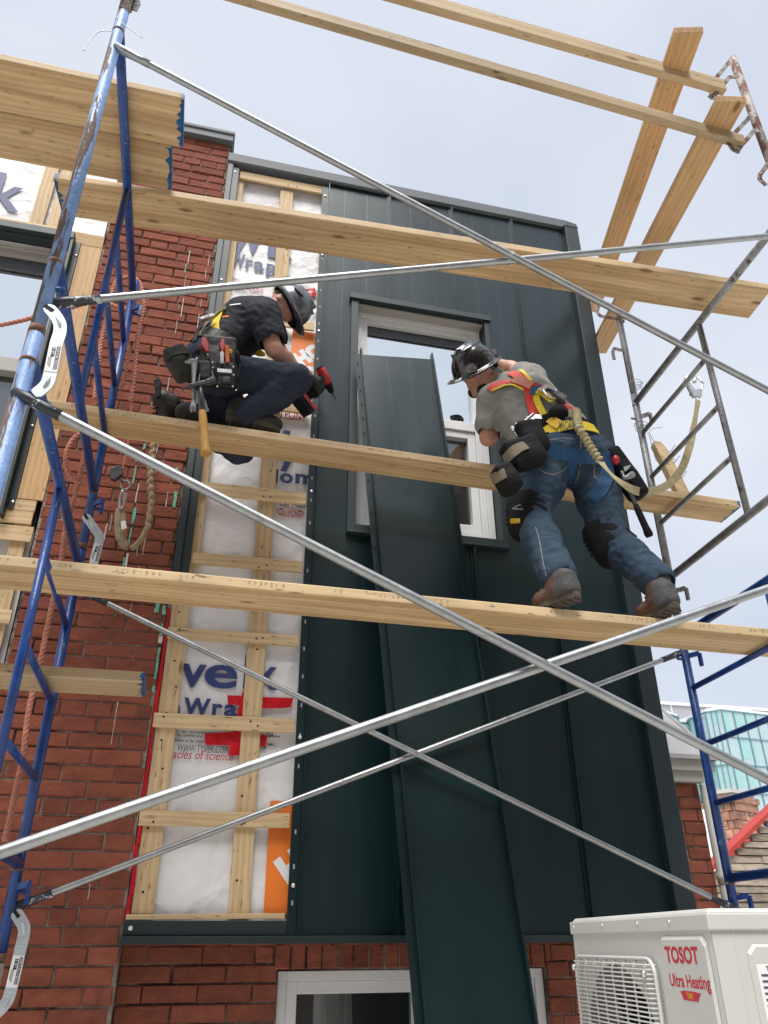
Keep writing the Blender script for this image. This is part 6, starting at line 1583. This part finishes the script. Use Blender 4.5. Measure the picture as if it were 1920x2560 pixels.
f.cap(wl, lerp(Sj['shL'], Sj['che'], .18), .10, .088, .05); f.cap(wr_, lerp(Sj['shR'], Sj['che'], .18), .10, .085, .05); f.cap(Sj['shL'], Sj['shR'], .082, .078, .05)
f.cap(Sj['upp'], lerp(Sj['upp'], Sj['neck'], .75), .082, .066, .03)
f.cap(Sj['shL'], lerp(Sj['shL'], Sj['elL'], .66), .086, .083, .04); f.cap(Sj['shR'], lerp(Sj['shR'], Sj['elR'], .50), .080, .076, .04)
f.cap(Sj['neck'], Sj['head'], .068, .06, .01, sub=True)
for s, t in (('L', .62), ('R', .42)):
    d = (Sj['el' + s] - Sj['sh' + s]).normalized(); e = lerp(Sj['sh' + s], Sj['el' + s], t); f.cap(e, e + d * .2, .064, .064, .006, sub=True)
f.wrinkle(.0055, 60, 12, (1, 1, .6)); f.cut(lerp(Sj['pel'], Sj['wai'], .55), -(Sj['wai'] - Sj['pel']).normalized(), .01)
sshirt = f.build('tshirt', 'greyshirt', st)
f = fieldfor([Sj[k] for k in ('pel', 'wai', 'hpR', 'hpL', 'knR', 'knL', 'anR', 'anL')], .18, .007)
f.cap(Sj['pel'], lerp(Sj['pel'], Sj['wai'], .75), .160, .148, .05, flat=(bk, 1.1)); f.cap(Sj['hpL'] + V((0, -.02, -.01)), Sj['hpR'] + V((0, -.02, -.01)), .128, .128, .04)
for s in 'LR':
    h0 = Sj['hp' + s]; kk = Sj['kn' + s]; an = Sj['an' + s]
    f.cap(h0, lerp(h0, kk, .5), .128, .104, .04); f.cap(lerp(h0, kk, .5), kk, .104, .085, .04); f.cap(kk, lerp(kk, an, .4), .086, .082, .03); f.cap(lerp(kk, an, .4), lerp(kk, an, .98), .082, .080, .03)
    d = (an - kk).normalized(); f.cap(an - d * .03, an + d * .15, .066, .066, .006, sub=True)
    for j in range(5):   # stacked folds above the cuff
        t = .60 + .085 * j; p = lerp(kk, an, t); n_ = V((.3 * (-1) ** j, -.4, 1)).normalized(); f.cap(p + d.cross(n_) * .085, p + n_ * .0 - d.cross(n_) * .085 + d * .02, .010, .010, .03)
mid = (Sj['hpL'] + Sj['hpR']) / 2; f.cap(mid + V((0, -.18, .06)), mid + V((0, -.17, -.22)), .006, .014, .05, sub=True)
f.cut(lerp(Sj['pel'], Sj['wai'], .62), (Sj['wai'] - Sj['pel']).normalized() + V((0, 0, .5)), .01); f.wrinkle(.0065, 58, 21, (.6, .6, 1))
sj = f.build('jeans', 'jeans', st)
f = fieldfor([Sj['pel'], Sj['wai']], .22, .007); f.cap(lerp(Sj['pel'], Sj['wai'], .45), lerp(Sj['pel'], Sj['wai'], .85), .156, .150, .03, flat=(bk, 1.1)); f.cut(lerp(Sj['pel'], Sj['wai'], .40), -(Sj['wai'] - Sj['pel']).normalized() + V((0, 0, -.5))); f.cut(lerp(Sj['pel'], Sj['wai'], 1.0), (Sj['wai'] - Sj['pel']).normalized() + V((0, 0, .5)))
f.build('belt_band', 'buff', st)
def two(hl, tl_, th):
    hl, tl_ = np.array(hl), np.array(tl_); d = (tl_ - hl); L = np.linalg.norm(d); d = d / L
    return lambda c: (((c - hl) @ d) < L * th)
hL, tL = P((1443, 1484, -1.10)), P((1345, 1512, -.90)); hR, tR = P((1690, 1506, -1.11)), P((1600, 1535, -.90))
hL = V((P((1448, 1480, -1.15)).x, -1.15, 2.872)); tL = V((P((1338, 1500, -.95)).x, -.95, 2.862)); hR = V((P((1692, 1500, -1.16)).x, -1.16, 2.862)); tR = V((P((1598, 1520, -.95)).x, -.95, 2.852))
boot(st, Sj['anL'], hL, tL, V((0, -.05, 1)), ['boot_brown', 'boot_grey'], .064, two(hL, tL, .36)); boot(st, Sj['anR'], hR, tR, V((0, -.05, 1)), ['boot_brown', 'boot_grey'], .064, two(hR, tR, .36))
shat, (hf, hr, hu) = hard_hat(st, Sj['head'] + sU.normalized() * .040 + sF.normalized() * .008, sF, sU, 'hat_black', full_brim=True, knob=True)
f = fieldfor([Sj['head']], .17, .0055); F_, R_, U_ = ax3(sF, sU); f.ell(Sj['head'] + U_ * .022 - F_ * .012, (F_, R_, U_), (.102, .081, .088), .01); f.cap(Sj['head'] - F_ * .05, Sj['head'] - F_ * .06 - U_ * .06, .058, .045, .03); f.cut(Sj['head'] + F_ * .022, F_); f.cut(Sj['head'] + U_ * .07, U_)
f.build('hair', 'hair', st)
f = fieldfor([Sj['head']], .17, .0055); f.cap(Sj['head'] - U_ * .075 + F_ * .055 + R_ * .03, Sj['head'] - U_ * .075 + F_ * .055 - R_ * .03, .032, .032, .02); f.cap(Sj['head'] - U_ * .03 + R_ * .062, Sj['head'] - U_ * .075 + F_ * .05 + R_ * .04, .016, .026, .02); f.cap(Sj['head'] - U_ * .03 - R_ * .062, Sj['head'] - U_ * .075 + F_ * .05 - R_ * .04, .016, .026, .02); f.wrinkle(.002, 90, 3); f.build('beard', 'hair', st)
# stickers on the black hat: follow the dome
def hatmark(q, r_, m, kind):
    h = BV[shat.name].ray_cast(V(CAM), V(ray(*q)).normalized())
    if h[0] is None: return
    n_ = h[1]; u = (hu - n_ * hu.dot(n_)).normalized(); s_ = u.cross(n_); g = MB(); c = h[0] + n_ * .0015
    if kind == 'disc':
        g.ellipsoid(h[0], s_, u, n_, r_, r_, .003, 24, 3, 0, 0, 1); st_ = g.build('sticker', m, shat)
        g = MB(); rr = random.Random(2)
        for i in range(16):
            a = 2 * math.pi * i / 16; g.obox(h[0] + n_ * .0032 + (s_ * math.cos(a) + u * math.sin(a)) * r_ * .78, s_ * math.cos(a) + u * math.sin(a), s_ * -math.sin(a) + u * math.cos(a), n_, r_ * .1, r_ * .10, .0006)
        for (x, y, w_, h_) in ((-.25, .2, .25, .1), (.2, .25, .2, .12), (0, -.05, .4, .07), (-.2, -.3, .2, .1), (.2, -.28, .16, .14)): g.obox(h[0] + n_ * .0034 + s_ * (x * r_) + u * (y * r_), s_, u, n_, w_ * r_, h_ * r_, .0006)
        g.build('printed_emblem', 'label_black', st_)
    else:      # upright mark over a flattened swirl
        g.tube([c - s_ * .004 - u * r_ * .7, c - s_ * .004 + u * r_ * .95, c + s_ * r_ * .45 + u * r_ * .65, c + s_ * r_ * .5 + u * r_ * .2, c + s_ * .002 + u * r_ * .1], [.0035] * 5, 6)
        g.tube([c + s_ * (r_ * 1.0 * math.cos(a)) + u * (-r_ * .45 + r_ * .32 * math.sin(a)) for a in [i * 2 * math.pi / 16 for i in range(17)]], .0026, 6, cap=False); g.build('printed_emblem', m, shat)
hatmark((1179, 922), .030, 'grey_steel', 'disc'); hatmark((1148, 950), .022, 'label_white', 'mark')
gloved_hand(st, Sj['wrR'] + (Sj['wrR'] - Sj['elR']).normalized() * .075, V((0, .3, 1)), (Sj['wrR'] - Sj['elR']) * -1 + V((0, -.05, 0)), wrist=Sj['wrR'] + (Sj['wrR'] - Sj['elR']).normalized() * .01, r=.022)
# harness
Bk = [sshirt, sj]
def Z7(x, y): return (1100 + x / 2.5136, 820 + y / 2.5136)
D = lambda L, w, n_, m, **k: drape(Bk, [Z7(*q) for q in L], w, n_, m, st, **k)
D([(312, 395), (345, 365), (400, 345), (470, 345), (530, 370), (575, 395)], .046, 'harness_strap', 'red'); D([(330, 398), (400, 368), (470, 364), (525, 392)], .012, 'harness_strap', 'yellow', off=.008)
D([(440, 285), (480, 300), (520, 335), (560, 365), (590, 380)], .050, 'harness_strap', 'red', off=.006); D([(505, 275), (535, 300), (570, 340)], .020, 'harness_strap', 'yellow', off=.010)
D([(565, 385), (572, 440), (590, 510), (612, 575)], .062, 'harness_strap', 'red', off=.008); D([(590, 375), (660, 390), (740, 445), (800, 500), (850, 550)], .050, 'harness_strap', 'red', off=.006)
D([(600, 420), (620, 480), (645, 530), (665, 575)], .034, 'harness_strap', 'yellow', off=.016)
D([(575, 430), (600, 385), (650, 395), (720, 440), (770, 495)], .030, 'dorsal_pad', 'bluewebb', off=.020)
D([(610, 410), (660, 440), (700, 480)], .040, 'harness_strap', 'yellow', off=.026)
D([(470, 330), (520, 350), (575, 372)], .050, 'strap_keeper', 'rope', off=.014)
D([(630, 675), (700, 640), (780, 622), (860, 618), (930, 628), (985, 650)], .062, 'harness_belt', 'yellow', off=.010)
D([(520, 660), (580, 610), (650, 585), (720, 565)], .055, 'tool_belt', 'nylon', off=.016); D([(840, 570), (900, 590), (960, 620), (1000, 650)], .05, 'tool_belt', 'nylon', off=.006)
D([(600, 750), (680, 765), (760, 790), (850, 808), (950, 815), (1065, 820)], .070, 'leg_strap', 'bluewebb', off=.006)
D([(820, 815), (830, 880), (820, 960), (790, 1040)], .05, 'leg_strap', 'bluewebb', off=.004); D([(1050, 830), (1050, 920), (1020, 1000), (960, 1080)], .07, 'leg_strap', 'bluewebb', off=.004)
D([(545, 590), (600, 580), (640, 575)], .03, 'belt_buckle', 'chrome', off=.022)
D([(695, 580), (725, 605), (755, 620)], .050, 'belt_label', 'yellowbit', off=.018)
def bsurf(q):
    d = V(ray(*Z7(*q))).normalized(); best = None
    for o in Bk:
        h = BV[o.name].ray_cast(V(CAM), d)
        if h[0] is not None and (best is None or h[3] < best[3]): best = h
    return best
h = bsurf((800, 640)); 
if h:
    a, b = bsurf((750, 650))[0], bsurf((845, 648))[0]; n_ = h[1]; xd = (b - a).normalized(); zd = n_.cross(xd).normalized()
    if zd.z < 0: zd = -zd
    text_mesh('WORK', a + n_ * .019, xd, zd, width=(b - a).length * 1.12, height=.050, bold=.012).build('lettering', 'label_black', st)
h = bsurf((690, 440))
if h:
    c, n_ = h[0] + h[1] * .035, h[1]; u = (V((-.5, 0, .6)) - n_ * V((-.5, 0, .6)).dot(n_)).normalized(); s_ = u.cross(n_)
    g = MB(); g.tube([c + u * (.045 * math.cos(a)) + s_ * (.036 * math.sin(a)) for a in [i * math.pi / 10 for i in range(21)]], .007, 8, cap=False); g.obox(c + u * .05, s_, u, n_, .040, .014, .005); g.build('d_ring', 'chrome', st)
    g = MB(); g.obox(c - u * .05 + n_ * .01, u, s_, n_, .030, .020, .014); g.tube([c - u * .02 + s_ * .015, c - u * .06 + s_ * .02, c - u * .08], .007, 8); g.build('snap_hook', 'darksteel', st)
f = fieldfor([bsurf((750, 545))[0]], .1, .005); h = bsurf((750, 545)); f.ell(h[0] + h[1] * .02, (V((1, 0, 0)), V((0, 1, 0)), ZD), (.052, .04, .038), .01); f.build('radio_pouch', 'nylon', st)
# chrome pliers and clips on the belt at his left
g = MB()
for (a, b, w_) in (((455, 650), (520, 600), .012), ((520, 600), (590, 540), .014), ((450, 620), (520, 680), .010), ((480, 600), (510, 660), .010), ((470, 660), (530, 640), .008)): g.bar(P((*Z7(*a), -.90)), P((*Z7(*b), -.92)), w_, .010, up=(0, 1, 0))
g.tube([P((*Z7(445, 625), -.9)), P((*Z7(500, 690), -.9))], .006, 8); g.build('belt_hardware', 'chrome', st, .002)
def bag(corn, Y, depth, m, name='pouch', flare=.1): return pouch(st, [Z7(*q) for q in corn], Y, depth, m, name, rd=.022, flare=flare)
bag([(470, 640), (620, 590), (640, 800), (520, 800)], -.93, .07, 'nylon')
bg1_ = bag([(375, 760), (550, 735), (640, 860), (420, 955)], -.98, .10, 'nylon')[0]; drape([bg1_], [Z7(*q) for q in [(380, 880), (400, 845), (440, 795), (490, 755), (540, 738)]], .052, 'pouch_trim', 'taupe', bg1_, off=.002)
bg2_ = bag([(310, 920), (400, 890), (480, 1040), (380, 1090)], -1.0, .10, 'nylon')[0]; drape([bg2_], [Z7(*q) for q in [(315, 965), (345, 945), (375, 928), (412, 912)]], .050, 'pouch_trim', 'taupe', bg2_, off=.002)
bag([(1080, 800), (1130, 790), (1200, 1080), (1100, 1130)], -.86, .10, 'nylon')
g = MB(); g.prism([P((*Z7(*q), -.97)) for q in [(1150, 875), (1198, 862), (1185, 885), (1160, 905)]], V((0, -.004, 0))); g.build('speed_square', 'chrome', st)
g = MB(); g.ellipsoid(P((*Z7(1105, 830), -.95)), XD, ZD, V((0, 1, 0)), .02, .03, .02, 12, 8); g.build('red_clip', 'toolred', st)
# knee pads
def kneepad(s, shell):
    kk, h0, an = Sj['kn' + s], Sj['hp' + s], Sj['an' + s]; d = (an - h0).normalized()
    f = fieldfor([kk], .2, .006); f.cap(kk - d * .085, kk + d * .075, .101, .093, .01); f.cap(kk - d * .3, kk + d * .3, .089, .084, .004, sub=True); f.cut(kk - d * .085, -d); f.cut(kk + d * .07, d)
    f.cap(kk + V(shell) * .03 - d * .06, kk + V(shell) * .03 + d * .07, .088, .080, .02); f.wrinkle(.002, 40, 5)
    k = f.build('knee_pad', 'nylon', st)
    g = MB(); c = kk + V(shell) * .09
    for j in range(4): g.tube([c - d * (.05 - .03 * j) + d.cross(V(shell)) * .05, c + V(shell) * .035 - d * (.05 - .03 * j), c - d * (.05 - .03 * j) - d.cross(V(shell)) * .05], .009, 8)
    g.build('pad_shell', 'black', k); return k
k1 = kneepad('L', V((-.9, .2, -.1))); k2 = kneepad('R', V((-.75, .5, -.2)))
g = MB(); g.obox(P((*Z7(472, 1212), -.955)), V((1, 0, .15)), V((0, 1, 0)), ZD, .022, .006, .010); g.build('strap_tab', 'yellowbit', k1)
g = MB(); g.tube([P((*Z7(455, 1135), -.95)), P((*Z7(505, 1108), -.96)), P((*Z7(520, 1140), -.96)), P((*Z7(455, 1135), -.95))], .004, 6); g.build('strap_buckle', 'grey_steel', k1)
g = MB(); g.bar(P((*Z7(1160, 1265), -.93)), P((*Z7(1232, 1320), -.93)), .026, .005, up=(0, 1, 0)); g.build('strap_tail', 'nylon', k2)
# jeans details: pockets and seams
for L in ([(630, 880), (640, 905), (715, 925), (800, 880), (808, 845)], [(970, 850), (968, 935), (1010, 965), (1030, 900)], [(885, 700), (880, 780), (882, 850), (870, 930), (845, 1000)], [(840, 700), (760, 690), (690, 705), (650, 720)], [(600, 1250), (625, 1330), (640, 1420), (655, 1500), (668, 1560)], [(1190, 1560), (1225, 1620), (1245, 1660)]):
    drape([sj], [Z7(*q) for q in L], .004, 'seam', 'buff' if False else 'greyshirt', sj, off=.0005, thick=.0012)
# hammer on his right hip
hm = thing('hammer', 'hammer with black rubber grip hanging from the standing worker\'s right hip', 'hammer', P((*Z7(1250, 1120), -.95)))
a, b, c = P((*Z7(1140, 900), -.98)), P((*Z7(1235, 1125), -.97)), P((*Z7(1318, 1310), -.96)); g = MB(); g.tube([a, b], [.010, .011], 10); g.build('handle', 'darksteel', hm)
d = (c - b).normalized(); g = MB(); g.tube([b - d * .01, b + d * .02, lerp(b, c, .7), c - d * .015, c], [.013, .016, .017, .021, .017], 12); g.build('grip', 'nylon', hm)
g = MB(); g.tube([P((*Z7(1150, 945), -.99)), P((*Z7(1175, 940), -.99)), P((*Z7(1212, 920), -.99))], [.008, .013, .017], 10); g.build('hammer_head', 'grey_steel', hm)
# lanyard from the back ring to the grey frame
ln = thing('safety_lanyard', 'pale yellow webbing lanyard with snap hook clipped over a rung of the grey frame', 'lanyard', P((*Z7(1380, 1010), -.7)))
h0 = bsurf((835, 560))[0] + V((0, -.04, .01)); hook_p = onY(*Z7(1622, 450), -.62)
g = MB(); L1 = [h0] + [P((*Z7(*q), -1.02)) for q in [(870, 620), (910, 690), (955, 765), (1005, 835)]]
Pp = resample(spline(L1), .004); g.tube(Pp, [.020 + .004 * math.sin(i * 1.05) for i in range(len(Pp))], 12); g.build('shock_pack', 'lanyard', ln)
g = MB(); L2 = [L1[-1]] + [P((*Z7(*q), y)) for q, y in [((1040, 880), -1.08), ((1110, 950), -1.10), ((1190, 1005), -1.05), ((1270, 1030), -.93), ((1370, 1015), -.84), ((1450, 970), -.78), ((1515, 890), -.73), ((1555, 790), -.69), ((1588, 660), -.66)]] + [hook_p]
Pp = resample(spline(L2), .02); vs_, fs_ = [], []
for i, p in enumerate(Pp):
    d = (Pp[min(i + 1, len(Pp) - 1)] - Pp[max(0, i - 1)]).normalized(); n_ = V((.4 * math.sin(i * .17), -.8, .5 * math.cos(i * .13))); s_ = d.cross(n_).normalized(); n_ = s_.cross(d)
    for (x, y) in ((-1, -1), (1, -1), (1, 1), (-1, 1)): vs_.append(p + s_ * (x * .021) + n_ * (y * .002))
for i in range(len(Pp) - 1):
    for k in range(4): a, b = i * 4 + k, i * 4 + (k + 1) % 4; fs_.append((a, b, b + 4, a + 4))
g.add(vs_, fs_, 0, False); g.build('webbing', 'lanyard', ln)
g = MB(); Yh = -.62; z7 = lambda x, y: P((*Z7(x, y), Yh))
g.tube(spline([z7(1600, 440), z7(1575, 400), z7(1548, 340), z7(1552, 310), z7(1580, 296), z7(1600, 312), z7(1598, 340)]), .012, 10)
g.tube([z7(1622, 312), z7(1655, 345), z7(1645, 385), z7(1628, 430)], .007, 8); g.tube([z7(1575, 420), z7(1600, 395), z7(1632, 400), z7(1640, 432)], .010, 8); g.prism([z7(1562, 350), z7(1598, 395), z7(1645, 385), z7(1635, 432), z7(1585, 432)], V((0, -.012, 0)))
g.tube([z7(1622, 445) + V((.016 * math.cos(a), 0, .014 * math.sin(a))) for a in [i * math.pi / 8 for i in range(17)]], .004, 6, cap=False); g.build('snap_hook', 'chrome', ln)
